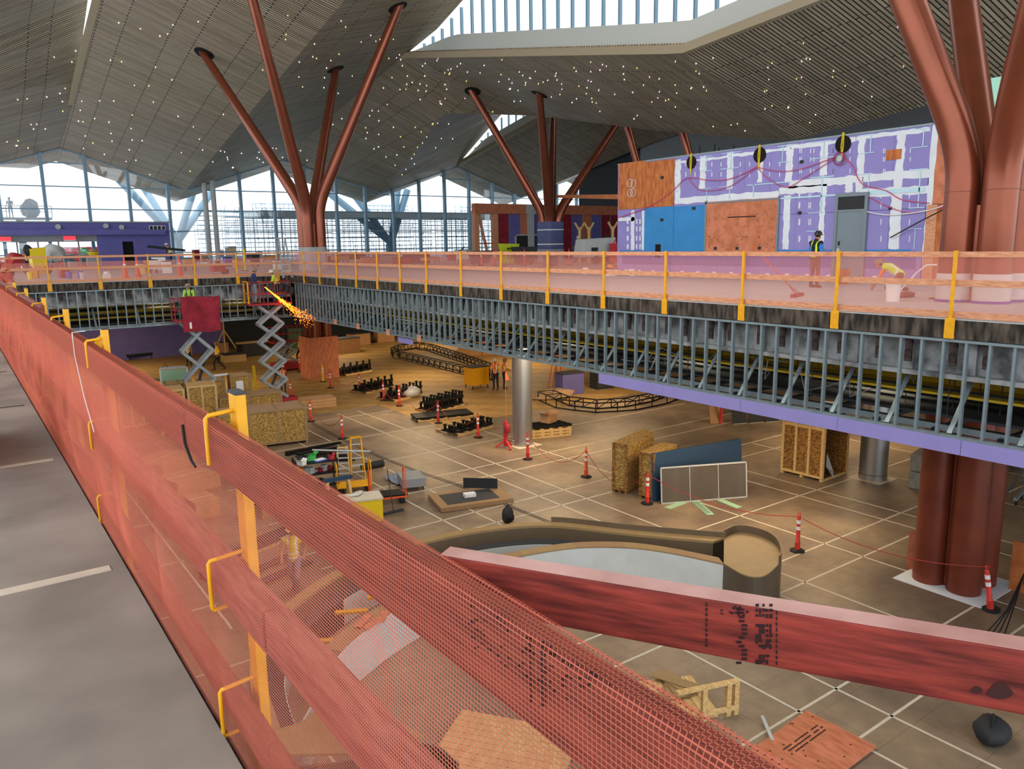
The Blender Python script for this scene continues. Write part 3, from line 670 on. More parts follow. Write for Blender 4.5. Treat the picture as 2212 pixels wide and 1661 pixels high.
bd=MB().box(RX-.006,4.20,ZT-.16,RX-.002,4.42,ZT+.03); O('joint_plate',MB().add([(RX+.045,4.84,ZT+.02),(RX+.1,4.9,ZT+.045),(RX+.1,4.9,ZT-.1),(RX+.045,4.84,ZT-.15),(RX+.045,4.85,ZT+.02),(RX+.1,4.91,ZT+.045),(RX+.1,4.91,ZT-.1),(RX+.045,4.85,ZT-.15)],[(0,1,2,3),(7,6,5,4),(0,4,5,1),(1,5,6,2),(2,6,7,3),(3,7,4,0)]),'yellow_paint',nf)
# black hook on the rail joint
O('black_clamp',MB().tube([(RX-.014,2.62,ZT-.05),(RX-.016,2.60,ZT-.11),(RX-.014,2.54,ZT-.155),(RX-.012,2.50,ZT-.165)],.0045,8),'rubber',nf,smooth=True)
# net of real strands
def net_profile(y):
    bulge=.012*math.sin(y*2.1)+.008*math.sin(y*5.3+1)
    far=max(0,min(1,(y-2.3)/3)); dx=.02*far
    return [(RX+.042,ZT-.05),(RX+.041,ZT+.0),(RX+.038,ZT+.006),(RX-.004,ZT+.006),(RX-.008,ZT-.01),(RX-.010,ZT-.14),(RX-.014-.3*bulge,-.78),(RX-.016-abs(bulge)*.5-dx*.3,-.95),(RX-.022-abs(bulge)*1.4-dx,-1.15),(RX-.02-abs(bulge),-1.36),(RX-.026,-1.46),(RX-.03,-1.52)]
def prof_at(y,s,cache={}):
    P=net_profile(y); L=[0]
    for a,b in zip(P,P[1:]): L.append(L[-1]+math.hypot(b[0]-a[0],b[1]-a[1]))
    d=s*L[-1]
    for i in range(len(P)-1):
        if d<=L[i+1]: 
            t=(d-L[i])/(L[i+1]-L[i]+1e-9); return (P[i][0]+(P[i+1][0]-P[i][0])*t,P[i][1]+(P[i+1][1]-P[i][1])*t)
    return P[-1]
nm=MB(); NW=.0008
y=-1.2
while y<30:
    st=.0085 if y<6 else .0125; wv=NW*(.75 if y<.9 else 1) if y<2.2 else min(.0030,NW+(y-2.2)*.0011) if y<6 else .0048
    P=net_profile(y); yo=[.003*math.sin(k*1.7+y*3) for k in range(len(P))]
    V=[];
    for (x,z),q in zip(P,yo): V+=[(x,y-wv+q,z),(x,y+wv+q,z)]
    nm.add(V,[(2*i,2*i+1,2*i+3,2*i+2) for i in range(len(P)-1)]); y+=st
NS=140
ysn=[-1.2+.1*i for i in range(72)]+[6+.5*i for i in range(1,49)]
tab=[[prof_at(yy,k/NS) for k in range(NS+1)] for yy in ysn]; tab2=[[prof_at(yy,(k+.26)/NS) for k in range(NS+1)] for yy in ysn]
for k in range(NS):
    V=[]
    for i,yy in enumerate(ysn):
        u=0 if yy<2.2 else min(1,(yy-2.2)/3)*1.6; a=tab[i][k]; b=tab2[i][k]; V+=[(a[0]-.0004,yy,a[1]),(b[0]-.0004+(b[0]-a[0])*u,yy,b[1]+(b[1]-a[1])*u)]
    nm.add(V,[(2*i,2*i+1,2*i+3,2*i+2) for i in range(len(ysn)-1)])
o=O('debris_netting',nm,'debris_net',nf); o['kind']='stuff'
# white string tied on the rail
O('tie_string',MB().tube([(RX+.06,5.3,ZT+.03),(RX-.015,5.25,ZT+.03),(RX-.02,5.2,ZT-.1),(RX-.03,4.9,ZT-.3),(RX-.035,4.6,ZT-.45)],.003,5),'cable_white',nf)
# diagonal loose board
qa=onz(1412,1275,-.514); qb=onz(2212,1406,-.514); qd=(qb-qa).normalized(); qn=Vector((-qd.y,qd.x,0)); qn=qn if qn.x>0 else -qn
pA=qa-qd*((qa.x-.617)/qd.x)+qn*.019; pB=qb+qd*.5+qn*.019; 
db=O('diagonal_rail_board',MB().hexa([tuple(p) for p in (lambda d:( (lambda q:[pA-q-Vector((0,0,.088)),pA+q-Vector((0,0,.088)),pB+q-Vector((0,0,.088)),pB-q-Vector((0,0,.088)),pA-q,pA+q,pB+q,pB-q])(Vector((-d.y,d.x,0))*.019)))((pB-pA).normalized())]),'stamped_lumber',label='thick red stained board crossing the lower right foreground with black stamp marks',cat='board',bev=.003)
o=O('top_face',MB().hexa([tuple(p) for p in (lambda q:[pA-q,pA+q,pB+q,pB-q,pA-q+Vector((0,0,.0015)),pA+q+Vector((0,0,.0015)),pB+q+Vector((0,0,.0015)),pB-q+Vector((0,0,.0015))])(Vector((-(pB-pA).normalized().y,(pB-pA).normalized().x,0))*.0185)]),'skylit_top',db,label='pale top edge with sky light painted in')  # sky light on the board's upper face, painted as a paler slab
dd=(pB-pA).normalized(); nrm=Vector((dd.y,-dd.x,0))
if nrm.dot(Vector((-1,0,0)))<0: nrm=-nrm
def onboard(x,y): # point on the board's face seen at pixel
    d=ray(x,y); P=pA+nrm*.0195; s=P.dot(nrm)/d.dot(nrm); return d*s
def stampmark(x0,y0,x1,y1,par,fn,m='ink',name='stamp_mark'):
    a,b,c,d=fn(x0,y0),fn(x1,y0),fn(x1,y1),fn(x0,y1); off=nrm*.0006 if par is db else Vector((-.0006,0,0))
    O(name,MB().add([a,b,c,d]+[p+off for p in (a,b,c,d)],[(0,1,2,3),(7,6,5,4),(0,4,5,1),(1,5,6,2),(2,6,7,3),(3,7,4,0)]),m,par)
random.seed(5)
for k in range(9): stampmark(1524,1302+k*11,1528,1309+k*11,db,onboard)
for k in range(12): 
    for q in range(5):
        if random.random()<.78 and k%6!=3: stampmark(1632+q*7.4,1304+k*11,1632+q*7.4+random.choice([5,7.5]),1304+k*11+random.choice([6,9.5]),db,onboard)
for k in range(14): 
    y=1312+k*9; x=1590+random.choice([0,6,12]); stampmark(x,y,x+12,y+5,db,onboard)
for k in range(26):
    x=1545+random.random()*70; y=1308+random.random()*20; stampmark(x,y,x+5,y+3,db,onboard)
for k in range(10): stampmark(1676,1320+k*12,1679,1328+k*12,db,onboard)
for (x,y,rx,ry) in ((2160,1492,26,18),(2110,1490,12,8)): 
    V=[onboard(x+rx*math.cos(a)*(1+.2*math.sin(3*a)),y+ry*math.sin(a)) for a in [2*math.pi*k/18 for k in range(18)]]; O('knot',MB().add(V+[v+nrm*.0008 for v in V],[tuple(range(17,-1,-1)),tuple(range(18,36))]+[(k,(k+1)%18,18+(k+1)%18,18+k) for k in range(18)]),'knot',db)
def onrail(x,y): return onx(x,y,RX-.0005)
rb=[c for c in nf.children if c.name.startswith('rail_board')][0]
random.seed(9)
for k in range(60):
    t=random.random(); x=1010+t*300; y=1330+t*170+random.uniform(-35,60); stampmark(x,y,x+9,y+5,rb,onrail)
for k in range(16): stampmark(1145,1375+k*9,1150,1381+k*9,rb,onrail); stampmark(1165+random.choice([0,5]),1385+k*9,1178,1391+k*9,rb,onrail)
# near deck left edge: leaning red board and blue drum
O('leaning_red_panel',MB().add([tuple(onz(*q,ZD+h)) for q,h in (((-40,1010),0),((36,992),0),((36,992),0.0),((-40,1010),0))],[(0,1,2,3)]) if 0 else MB().hexa([(.03,6.10,0),(.055,6.10,0),(.055,7.3,0),(.03,7.3,0),(-.13,6.12,.52),(-.105,6.12,.52),(-.105,7.3,.52),(-.13,7.3,.52)]),'red_lumber',loc=(.08,.3,ZD),label='dark red plywood panel leaning at the left edge of the near deck',cat='panel')
O('blue_drum',MB().lathe([(.16,0),(.17,.05),(.17,.42),(.15,.45)],20),'blue_plastic',loc=(-.17,6.3,ZD),label='blue plastic drum behind the leaning red panel at the left edge',cat='drum',smooth=True)
# ================================================================ PEOPLE
BODY={}
SEG=[('pelvis','chest',.135,.15,'torso'),('chest','neck',.15,.075,'torso'),('neck','head',.055,.06,'skin'),
 ('shL','chest',.075,.13,'torso'),('shR','chest',.075,.13,'torso'),
 ('shL','elL',.062,.048,'arm'),('elL','haL',.046,.032,'fore'),('shR','elR',.062,.048,'arm'),('elR','haR',.046,.032,'fore'),
 ('hipL','knL',.095,.066,'leg'),('knL','anL',.064,.05,'leg'),('hipR','knR',.095,.066,'leg'),('knR','anR',.064,.05,'leg'),
 ('anL','toeL',.055,.045,'boot'),('anR','toeR',.055,.045,'boot'),('hipL','hipR',.11,.11,'leg'),('pelvis','hipL',.125,.11,'leg'),('pelvis','hipR',.125,.11,'leg')]
STAND=dict(pelvis=(0,0,.98),chest=(0,.0,1.30),neck=(0,0,1.50),head=(0,.02,1.62),shL=(-.19,0,1.43),shR=(.19,0,1.43),elL=(-.26,-.02,1.15),elR=(.26,-.02,1.15),haL=(-.27,.06,.90),haR=(.27,.06,.90),
 hipL=(-.09,0,.93),hipR=(.09,0,.93),knL=(-.11,.02,.50),knR=(.11,.02,.50),anL=(-.12,-.02,.07),anR=(.12,-.02,.07),toeL=(-.13,.15,.045),toeR=(.13,.15,.045))
def pose(**k): d=dict(STAND); d.update(k); return d
POSES=dict(stand=STAND,
 phone=pose(head=(0,.07,1.60),elL=(-.23,.0,1.14),elR=(.23,.0,1.14),haL=(-.06,.26,1.22),haR=(.06,.27,1.22)),
 walk=pose(knL=(-.1,.22,.52),anL=(-.1,.20,.09),toeL=(-.1,.37,.07),knR=(.1,-.06,.50),anR=(.1,-.40,.14),toeR=(.1,-.27,.045),elL=(-.25,-.14,1.18),haL=(-.24,-.02,.97),elR=(.25,.1,1.18),haR=(.22,.3,1.05)),
 lean=pose(chest=(0,.12,1.27),neck=(0,.2,1.45),head=(0,.26,1.56),shL=(-.19,.17,1.38),shR=(.19,.17,1.38),elL=(-.25,.28,1.12),elR=(.25,.28,1.12),haL=(-.05,.42,1.12),haR=(.05,.42,1.12)),
 hold=pose(head=(0,.06,1.60),elL=(-.25,.05,1.16),elR=(.25,.05,1.16),haL=(-.15,.33,1.1),haR=(.12,.36,1.05)),
 crouch=pose(pelvis=(0,-.28,.50),chest=(0,.02,.70),neck=(0,.20,.78),head=(0,.33,.77),shL=(-.19,.15,.72),shR=(.19,.15,.72),elL=(-.2,.26,.45),elR=(.2,.28,.46),haL=(-.12,.42,.13),haR=(.14,.48,.12),
   hipL=(-.1,-.28,.45),hipR=(.1,-.28,.45),knL=(-.15,.05,.10),knR=(.15,.02,.12),anL=(-.14,-.37,.08),anR=(.14,-.38,.08),toeL=(-.14,-.5,.05),toeR=(.14,-.5,.05)))
def make_body(kind):
    if kind in BODY: return BODY[kind]
    J={k:Vector(v) for k,v in POSES[kind].items()}; mb=MB()
    def cap(a,b,ra,rb):
        d=(b-a); L=d.length
        if L<1e-4: d=Vector((0,0,1))
        d=d.normalized(); pts=[];rs=[]
        for t in (-.98,-.75,-.4,0): pts.append(a+d*ra*t); rs.append(ra*math.sqrt(1-t*t))
        for t in (0,.4,.75,.98): pts.append(b+d*rb*t); rs.append(rb*math.sqrt(1-t*t))
        mb.tube(pts,rs,12)
    for a,b,ra,rb,l in SEG: cap(J[a],J[b],ra,rb)
    hd=J['head']+Vector((0,0,.03)); mb.blob(hd,.078,.098,.118,14,10)
    f=(J['head']-J['neck']); 
    mb.blob(hd+Vector((0,.098,-.015)),.014,.02,.022,8,5); 
    for s in (-1,1): mb.blob(hd+Vector((s*.08,0,-.01)),.012,.02,.03,8,5)
    for h in ('haL','haR'):
        e=J['elL' if h=='haL' else 'elR']; d=(J[h]-e).normalized(); cap(J[h],J[h]+d*.06,.034,.03)
    me=bpy.data.meshes.new('person_body'); me.from_pydata([tuple(v) for v in mb.v],[],mb.f); o=bpy.data.objects.new('tmp',me); COL.objects.link(o)
    r=o.modifiers.new('r','REMESH'); r.mode='VOXEL'; r.voxel_size=.021; sm=o.modifiers.new('s','SMOOTH'); sm.iterations=3; sm.factor=.5
    dg=bpy.context.evaluated_depsgraph_get(); ev=o.evaluated_get(dg); m2=bpy.data.meshes.new_from_object(ev); m2.name='person_body'
    bpy.data.objects.remove(o); 
    V=[v.co.copy() for v in m2.vertices]; Fc=[tuple(p.vertices) for p in m2.polygons]
    lab=[]
    names=['skin','torso','arm','fore','leg','boot','stripe','hair']
    for p in m2.polygons:
        c=p.center; best=9;bl='torso'
        if (c-hd).length<.125 and c.z>J['neck'].z-.02 or (c-hd).length<.11: bl='hair' if (c.y<hd.y-.02 and c.z>hd.z-.03) or c.z>hd.z+.06 else 'skin'
        else:
            for a,b,ra,rb,l in SEG:
                A=J[a];B=J[b];d=B-A;t=max(0,min(1,(c-A).dot(d)/d.dot(d))); q=(c-A-d*t).length-(ra+(rb-ra)*t)
                if q<best: best=q; bl=l; tt=t; seg=(a,b)
            if bl=='fore' and min((c-J['haL']).length,(c-J['haR']).length)<.075: bl='skin'
            if bl=='torso':
                ax=(J['neck']-J['pelvis']).normalized(); s=(c-J['pelvis']).dot(ax)
                if .10<s<.145 or .0<s<.035: bl='stripe'
                elif abs(abs(c.x)-.10)<.022 and s>.145: bl='stripe'
        lab.append(names.index(bl))
    ex=MB()
    for h in ('haL','haR'):
        sgn=-1 if h=='haL' else 1; e=J['elL' if h=='haL' else 'elR']; d=(J[h]-e).normalized(); side=Vector((1,0,0))-d*d.x; side.normalize(); pal=d.cross(side).normalized()*(1)
        b0=J[h]+d*.05
        for k,L in enumerate((.062,.075,.07,.055)):
            s=b0+side*(k-1.5)*.017; ex.tube([s,s+d*L*.5,s+d*L*.85+pal*.018,s+d*L*.9+pal*.035],[.009,.0085,.008,.006],6)
        s=J[h]+d*.01-side*sgn*.03; ex.tube([s,s-side*sgn*.022+d*.03,s-side*sgn*.02+d*.055+pal*.01],[.011,.010,.008],6)
    for s in (-1,1): ex.blob(hd+Vector((s*.033,.088,.012)),.010,.008,.008,6,4,mi=7)
    ex.box(hd.x-.022,hd.y+.086,hd.z-.055,hd.x+.022,hd.y+.096,hd.z-.048,3)
    n=len(V); V+= [Vector(v) for v in ex.v]; Fc+=[tuple(i+n for i in q) for q in ex.f]; lab+=ex.m
    me=bpy.data.meshes.new('person_body_'+kind); me.from_pydata([tuple(v) for v in V],[],Fc); me.polygons.foreach_set('material_index',lab); me.polygons.foreach_set('use_smooth',[True]*len(Fc))
    for i in range(8): me.materials.append(MATS['skin'])
    BODY[kind]=(me,hd,(J['head']-J['neck'])); return BODY[kind]
hatm=None
def person(label,loc,heading,kind,scale,torso,arm,fore,leg,hat,stripe='reflector',boot='boot',group=None):
    me,hd,_=make_body(kind); t=T('person',label,'person',loc,heading,group); t.scale=(scale,)*3
    b=bpy.data.objects.new('body',me); COL.objects.link(b); b.parent=t
    for i,m in enumerate(['skin',torso,arm,fore,leg,boot,stripe,'hair']):
        b.material_slots[i].link='OBJECT'; b.material_slots[i].material=MATS[m]
    if hat:
        m=MB(); V=[]
        m.lathe([(.155,0),(.150,.012),(.122,.018),(.118,.06),(.095,.105),(.05,.13),(.001,.138)],18); m.box(-.07,.10,.0,.07,.20,.012); m.box(-.012,-.11,.06,.012,.11,.142)
        h=O('hard_hat',m,hat,t,smooth=True); h.location=hd+Vector((0,.005,.035))
    return t
def facing(px0,py0,px1,py1,z): # heading so that local +y points from pixel0 toward pixel1 on plane z
    a=onz(px0,py0,z);b=onz(px1,py1,z); d=b-a; return math.atan2(-d.x,d.y)
def P_(label,px,py,z,topy,kind,hd_,torso,arm,fore,leg,hat,base=1.76,**k):
    p=onz(px,py,z); h=hgt(p,px,topy); 
    return person(label,p,hd_,kind,max(.85,min(1.12,h/base)),torso,arm,fore,leg,hat,**k)
TOCAM=lambda x,y,z:math.atan2(-(-onz(x,y,z).x),-onz(x,y,z).y)
P_('worker in yellow vest and tan hard hat walking by the curved counter behind the net',640,1285,ZF,1135,'walk',2.6,'vest_yellow','skin','skin','trousers_grey','hat_tan')
P_('worker in black hard hat and blue sleeves looking at a phone',1758,622,ZD,503,'phone',facing(1758,622,1830,618,ZD),'shirt_black','shirt_blue','shirt_blue','trousers_brown','hat_black',base=1.74,stripe='vest_lime')
P_('worker in orange shirt and lime vest crouching on the long deck beside the white bucket',1920,628,ZD,560,'crouch',facing(1920,628,1860,627,ZD),'vest_lime','shirt_orange','skin','trousers_brown','hat_camo',base=.95)
P_('worker in lime vest seen from behind beside the grey generator on the long deck',1310,566,ZD,505,'stand',-.6,'vest_lime','shirt_black','skin','trousers_grey','hat_black')
P_('worker in lime vest and white helmet walking left of the grey generator',1250,567,ZD,512,'walk',1.2,'vest_lime','shirt_black','skin','trousers_dark','hat_white')
P_('worker in yellow shirt walking left under the end deck',472,800,ZF,733,'walk',1.25,'vest_yellow','vest_yellow','skin','trousers_dark','hat_camo')
P_('worker in yellow shirt standing half hidden behind the left scissor lift',409,790,ZF,738,'stand',2.6,'vest_yellow','skin','skin','trousers_dark','hat_camo')
P_('worker in yellow shirt striding beside the plywood boxed column',650,782,ZF,728,'walk',.9,'vest_yellow','vest_yellow','skin','trousers_dark','hat_camo')
P_('worker in orange and tan vest standing by the red scissor lift base',613,848,ZF,790,'stand',-.5,'shirt_orange','shirt_maroon','skin','jeans','hat_white')
P_('worker in orange vest behind the silver column, left of two',1071,842,ZF,775,'hold',2.2,'vest_orange','vest_yellow','skin','trousers_dark','hat_white')
P_('worker in orange vest behind the silver column, right of two',1089,840,ZF,775,'hold',-2.2,'vest_orange','vest_yellow','skin','trousers_dark','hat_camo')
P_('worker in yellow vest bending over tools on the end deck before the purple wall',372,575,ZD,525,'lean',1.2,'vest_yellow','shirt_black','skin','trousers_dark','hat_white')
P_('worker in orange vest at the far left of the end deck behind the mixers',60,590,ZD,548,'hold',.6,'vest_orange','shirt_maroon','skin','trousers_dark','hat_white')
# ================================================================ LOWER FLOOR OBJECTS
def cone_proto(label,bodym,base_m='rubber',lean=0):
    t=T('traffic_delineator',label,'cone',(0,0,0),0)
    O('base',MB().lathe([(.21,0),(.21,.03),(.10,.055),(.07,.06)],8),base_m,t)
    O('post',MB().lathe([(.075,.05),(.07,.25),(.072,.26),(.06,.27),(.052,.75),(.045,1.0),(.025,1.03)],14),bodym,t,smooth=True)
    for z in (.62,.80): O('reflective_band',MB().lathe([(.059,z),(.056,z+.10)],14),'reflector',t,smooth=True)
    O('handle',MB().tube([(-.03,0,1.02),(-.03,0,1.10),(-.015,0,1.13),(.015,0,1.13),(.03,0,1.10),(.03,0,1.02)],.012,6),bodym,t)
    return t
cones=[(714,838,'cone_red','beside the plywood boxed column'),(777,845,'cone_red','at the first black steel pallet'),(829,865,'cone_red','at the second black steel pallet'),(863,877,'cone_red','beside the white bag on the pallets'),
 (947,914,'cone_red','in front of the flat steel beams'),(1033,945,'cone_red','beside the small black steel pallet'),(1140,992,'cone_red','in front of the silver column'),(1266,1030,'cone_orange','orange and white, left of the OSB boxes'),
 (1398,1088,'cone_red','against the OSB boxes and leaning panels'),(1722,1190,'cone_red','alone in the open floor right of the curved counter'),(672,911,'cone_red','beside the long OSB crate'),(740,948,'cone_red','behind the black steel angles'),
 (629,862,'cone_red','near the worker by the red lift base'),(648,803,'cone_red','behind, left of the plywood boxed column')]
cp=None; cbase={}
for x,y,m,lab in cones:
    if m not in cbase: o=cone_proto(('red' if m=='cone_red' else 'striped')+' traffic post '+lab,m); cbase[m]=o; o.location=F(x,y)
    else: o=dup(cbase[m],F(x,y),random.random()*3,'red traffic post '+lab)
    o['group']='traffic posts on the lower floor'
tc=dup(cbase['cone_red'],F(2140,1318),0,'red traffic post leaning against the rust red column foot','traffic posts on the lower floor'); tc.rotation_euler=(-.10,-.16,0)
yc=cone_proto('yellow caution post left of the red one at the plywood boxed column','bright_yellow'); yc.location=F(698,825)
for px,py,lab in ((552,845,'yellow barrier post between the OSB crates and the red lift'),):
    t=T('barrier_post',lab,'post',F(px,py)); O('tube',MB().lathe([(.09,0),(.09,1.5),(.05,1.55)],14),'bright_yellow',t); O('foot',MB().lathe([(.2,0),(.2,.04)],12),'rubber',t)
def cat(name,a,b,sag,r,m,label,cc,zfloor=None,n=12):
    a=Vector(a);b=Vector(b); pts=[a.lerp(b,k/n)+Vector((0,0,-4*sag*(k/n)*(1-k/n))) for k in range(n+1)]
    if zfloor is not None:
        for p in pts: p.z=max(p.z,zfloor+r)
    return O(name,MB().tube(pts,r,5),m,label=label,cat=cc)
def ct(x,y,h=1.0): p=F(x,y); return p+Vector((0,0,h))
chain=[((714,838),(777,845)),((777,845),(829,865)),((829,865),(863,877)),((863,877),(947,914)),((947,914),(1033,945)),((672,911),(740,948)),((629,862),(672,911)),((1266,1030),(1398,1088)),((1398,1088),(1722,1190)),((1722,1190),(2132,1312)),((1140,992),(1266,1030)),((648,803),(714,838))]
for k,(a,b) in enumerate(chain): 
    o=cat('safety_rope',ct(*a),ct(*b),.75 if k not in(8,9) else .35,.012,'cable_red',None,None,ZF+.01); o['label']='thin red cord strung between the traffic posts'; o['category']='cord'; o['group']='red cords between traffic posts'
for off,lab in ((0,'long black cable snaking from the left cones across the lower floor to the counter'),(.35,'second black cable lying alongside the long one on the lower floor')):
    pts=[F(x,y+off*10)+Vector((0,0,.015)) for x,y in ((672,912),(740,948),(820,985),(905,1018),(985,1045),(1050,1070),(1120,1100),(1190,1128))]
    O('floor_cable',MB().tube(pts,.009,5),'cable_black',label=lab,cat='cable')
# pallets
def pallet(label,px,py,rz=0,w=1.2,d=1.0,z=ZF,group='wooden pallets'):
    t=T('pallet',label,'pallet',onz(px,py,z),rz,group)
    for i in range(5): O('deck_board',MB().box(-w/2+i*(w-.14)/4,-d/2,.10,-w/2+i*(w-.14)/4+.14,d/2,.125),'new_lumber',t)
    for y in (-d/2,-.04,d/2-.08): O('stringer',MB().box(-w/2,y,.0,w/2,y+.08,.10),'new_lumber',t)
    return t
def bracket(label,group):
    t=T('steel_bracket',label,'steel bracket',(0,0,0),0,group)
    O('beam',MB().box(-1.2,-.05,0,1.2,.05,.09),'black_steel',t)
    m=MB().box(-.05,-.04,.09,.05,.04,.34); m.box(-.09,-.06,.30,.09,.06,.33); l0=O('lug',m,'black_steel',t); l0.location=(-1.1,0,0)
    for x in (-.55,0,.55,1.1): inst(l0,t,(x,0,0))
    m=MB().bar((-1.2,0,.04),(-1.2,.15,.04),.05); f=O('cross_arm',m,'black_steel',t)
    for x in (.8,1.6,2.4): inst(f,t,(x,0,0))
    return t
br0=None
stack=[(760,805,.25,6,'nearest the plywood boxed column'),(803,842,.3,6,'second of the row behind the cones'),(862,858,.3,7,'third of the row behind the cones'),(950,882,.28,9,'largest stack in the middle of the row'),(1003,928,.2,4,'small stack beside the cones')]
for i,(px,py,rz,n,lab) in enumerate(stack):
    pallet('wooden pallet under black steel brackets, '+lab,px,py,rz,2.2,1.6)
    p=F(px,py)
    for k in range(n):
        q=p+Vector((math.cos(rz+1.57)*(-.6+.22*(k%5)),math.sin(rz+1.57)*(-.6+.22*(k%5)),.13+.36*(k//5)+.0))
        L=('lower','upper')[k//5]+' black steel bracket on pallet, '+lab
        if br0 is None: br0=bracket(L,'black steel brackets on pallets'); br0.location=q; br0.rotation_euler=(0,0,rz)
        else: dup(br0,q,rz+random.uniform(-.05,.05),L,'black steel brackets on pallets')
pallet('long pallet under flat black steel beams in front of the bracket stacks',955,902,-.25,2.8,1.4)
p=F(955,902)
for k in range(7):
    o=O('steel_beam',MB().box(-1.45,-.07,0,1.45,.07,.10),'black_steel',loc=p+Vector((math.sin(.25)*(-.5+.17*k),math.cos(.25)*(-.5+.17*k),.13)),label='flat black steel beam laid on the long pallet in front of the brackets',cat='beam',group='flat black beams on the long pallet'); o.rotation_euler=(0,0,-.25+random.uniform(-.02,.02))
for k,(px,py,lab) in enumerate(((1180,937,'stacked pallet with an open carton behind the silver column'),)):
    for j in range(3): 
        t=pallet(lab+(', bottom','','')[j] if j==0 else ('middle pallet of the pile right of the silver column' if j==1 else 'top pallet of the pile right of the silver column'),px,py,-.3,1.9,1.4); t.location.z+=.13*j
pc=F(1180,937)
for k in range(5):
    o=O('steel_angle',MB().box(-1,-.06,0,1,.06,.02).box(-1,-.06,0,1,-.04,.12),'black_steel',loc=pc+Vector((-.1,-.45+.2*k,.40)),label='black steel angle lying on the pallet pile right of the silver column',cat='steel angle',group='black angles on the pallet pile'); o.rotation_euler=(0,0,-.3)
def carton(label,p,w,d,h,rz,op=False,m='cardboard'):
    t=T('carton',label,'box',p,rz)
    b=MB().box(-w/2,-d/2,0,w/2,d/2,.01); b.box(-w/2,-d/2,0,w/2,-d/2+.01,h).box(-w/2,d/2-.01,0,w/2,d/2,h).box(-w/2,-d/2,0,-w/2+.01,d/2,h).box(w/2-.01,-d/2,0,w/2,d/2,h); O('body',b,m,t)
    if op:
        for sx in (-1,1): O('flap',MB().add([(sx*w/2,-d/2,h),(sx*w/2,d/2,h),(sx*(w/2+w*.3),d/2,h+.08),(sx*(w/2+w*.3),-d/2,h+.08)]+[(sx*w/2,-d/2,h+.008),(sx*w/2,d/2,h+.008),(sx*(w/2+w*.3),d/2,h+.088),(sx*(w/2+w*.3),-d/2,h+.088)],[(0,1,2,3),(7,6,5,4),(0,4,5,1),(2,6,7,3)]),m,t)
    else: O('lid',MB().box(-w/2-.005,-d/2-.005,h,w/2+.005,d/2+.005,h+.012),m,t); O('tape_seam',MB().box(-w/2,-.03,h+.012,w/2,.03,h+.014),'tape',t)
    return t
carton('open cardboard carton on top of the pallet pile by the silver column',pc+Vector((.15,.0,.53)),.6,.5,.38,.3,True)
t=T('wrapped_bag','white wrapped sack between the cones and the largest bracket stack','sack',F(890,858)); O('bag',MB().blob((0,0,.3),.55,.45,.34,14,8,jit=.08),'plastic_wrap',t,smooth=True); O('tie',MB().lathe([(.05,.6),(.08,.68)],8),'cable_white',t)
# trusses lying on the floor
def truss(label,outline,px_scale=None,h=.45,closed=True,r=.035,z=ZF,m='black_steel',wd=.75):
    pts=[F(*q) for q in outline]; c=sum(pts,Vector())/len(pts); t=T('curved_truss',label,'truss',(c.x,c.y,ZF))
    P=[p-Vector((c.x,c.y,ZF)) for p in pts]; n=len(P)
    # resample
    R=[]
    rng=range(n if closed else n-1)
    for i in rng:
        a,b=P[i],P[(i+1)%n]; k=max(1,int((b-a).length/.75))
        for j in range(k): R.append(a.lerp(b,j/k))
    if not closed: R.append(P[-1])
    N=len(R); c0=sum(R,Vector())/N
    I=[]
    for i,p in enumerate(R):
        a=R[(i-1)%N] if closed or i>0 else p; b=R[(i+1)%N] if closed or i<N-1 else p
        d=(b-a).normalized(); q=Vector((-d.y,d.x,0)); 
        if q.dot(c0-p)<0 and closed: q=-q
        I.append(p+q*wd)
    loop=lambda L,z: [v+Vector((0,0,z)) for v in L]+([L[0]+Vector((0,0,z))] if closed else [])
    for L,zz,nm in ((R,.04,'outer_chord'),(R,h,'outer_chord'),(I,.04,'inner_chord'),(I,h,'inner_chord')): O(nm,MB().tube(loop(L,zz),r,6,cap=not closed),m,t)
    s=None
    for i in range(N):
        a=R[i];b=I[i]; mb=MB(); mb.bar(a+Vector((0,0,.04)),a+Vector((0,0,h)),.04); mb.bar(b+Vector((0,0,.04)),b+Vector((0,0,h)),.04); mb.bar(a+Vector((0,0,h)),b+Vector((0,0,h)),.04)
        if i+1<N or closed: mb.bar(a+Vector((0,0,.04)),R[(i+1)%N]+Vector((0,0,h)),.035)
        O('truss_rung',mb,m,t)
    return t
truss('long narrow oval black truss lying on the brown floor behind the bracket stacks',[(845,765),(862,757),(900,752),(935,757),(1000,778),(1060,800),(1075,812),(1062,822),(1010,812),(950,797),(880,780),(850,774)],h=.5,wd=.5)
truss('short curved black truss lying on the floor right of the silver column',[(1195,862),(1230,877),(1290,884),(1350,880),(1410,868),(1450,852)],h=.5,closed=False,wd=-.9)
# red tool stand with flag wand
t=T('red_pump_stand','dark red wheeled tool stand with orange flag wand left of the silver column','stand',F(1093,968)); 
for a in range(3): 
    c,s=math.cos(a*2.09+.4),math.sin(a*2.09+.4); O('leg',MB().bar((0,0,.35),(.45*c,.45*s,.04),.07),'red_plastic',t)
O('mast',MB().box(-.07,-.07,.1,.07,.07,1.15),'red_plastic',t); O('tank',MB().lathe([(.11,.7),(.13,.75),(.13,1.0),(.05,1.08)],14,(0.0,-.12,0)),'lift_red',t,smooth=True)
O('wand',MB().tube([(.03,0,1.1),(.03,0,3.2)],.008,5),'cone_orange',t); O('flag',MB().add([(.03,0,2.9),(.22,0,2.92),(.05,0,3.3),(.03,.01,2.9),(.22,.01,2.92),(.05,.01,3.3)],[(0,1,2),(5,4,3),(0,3,4,1),(1,4,5,2)]),'cone_orange',t)
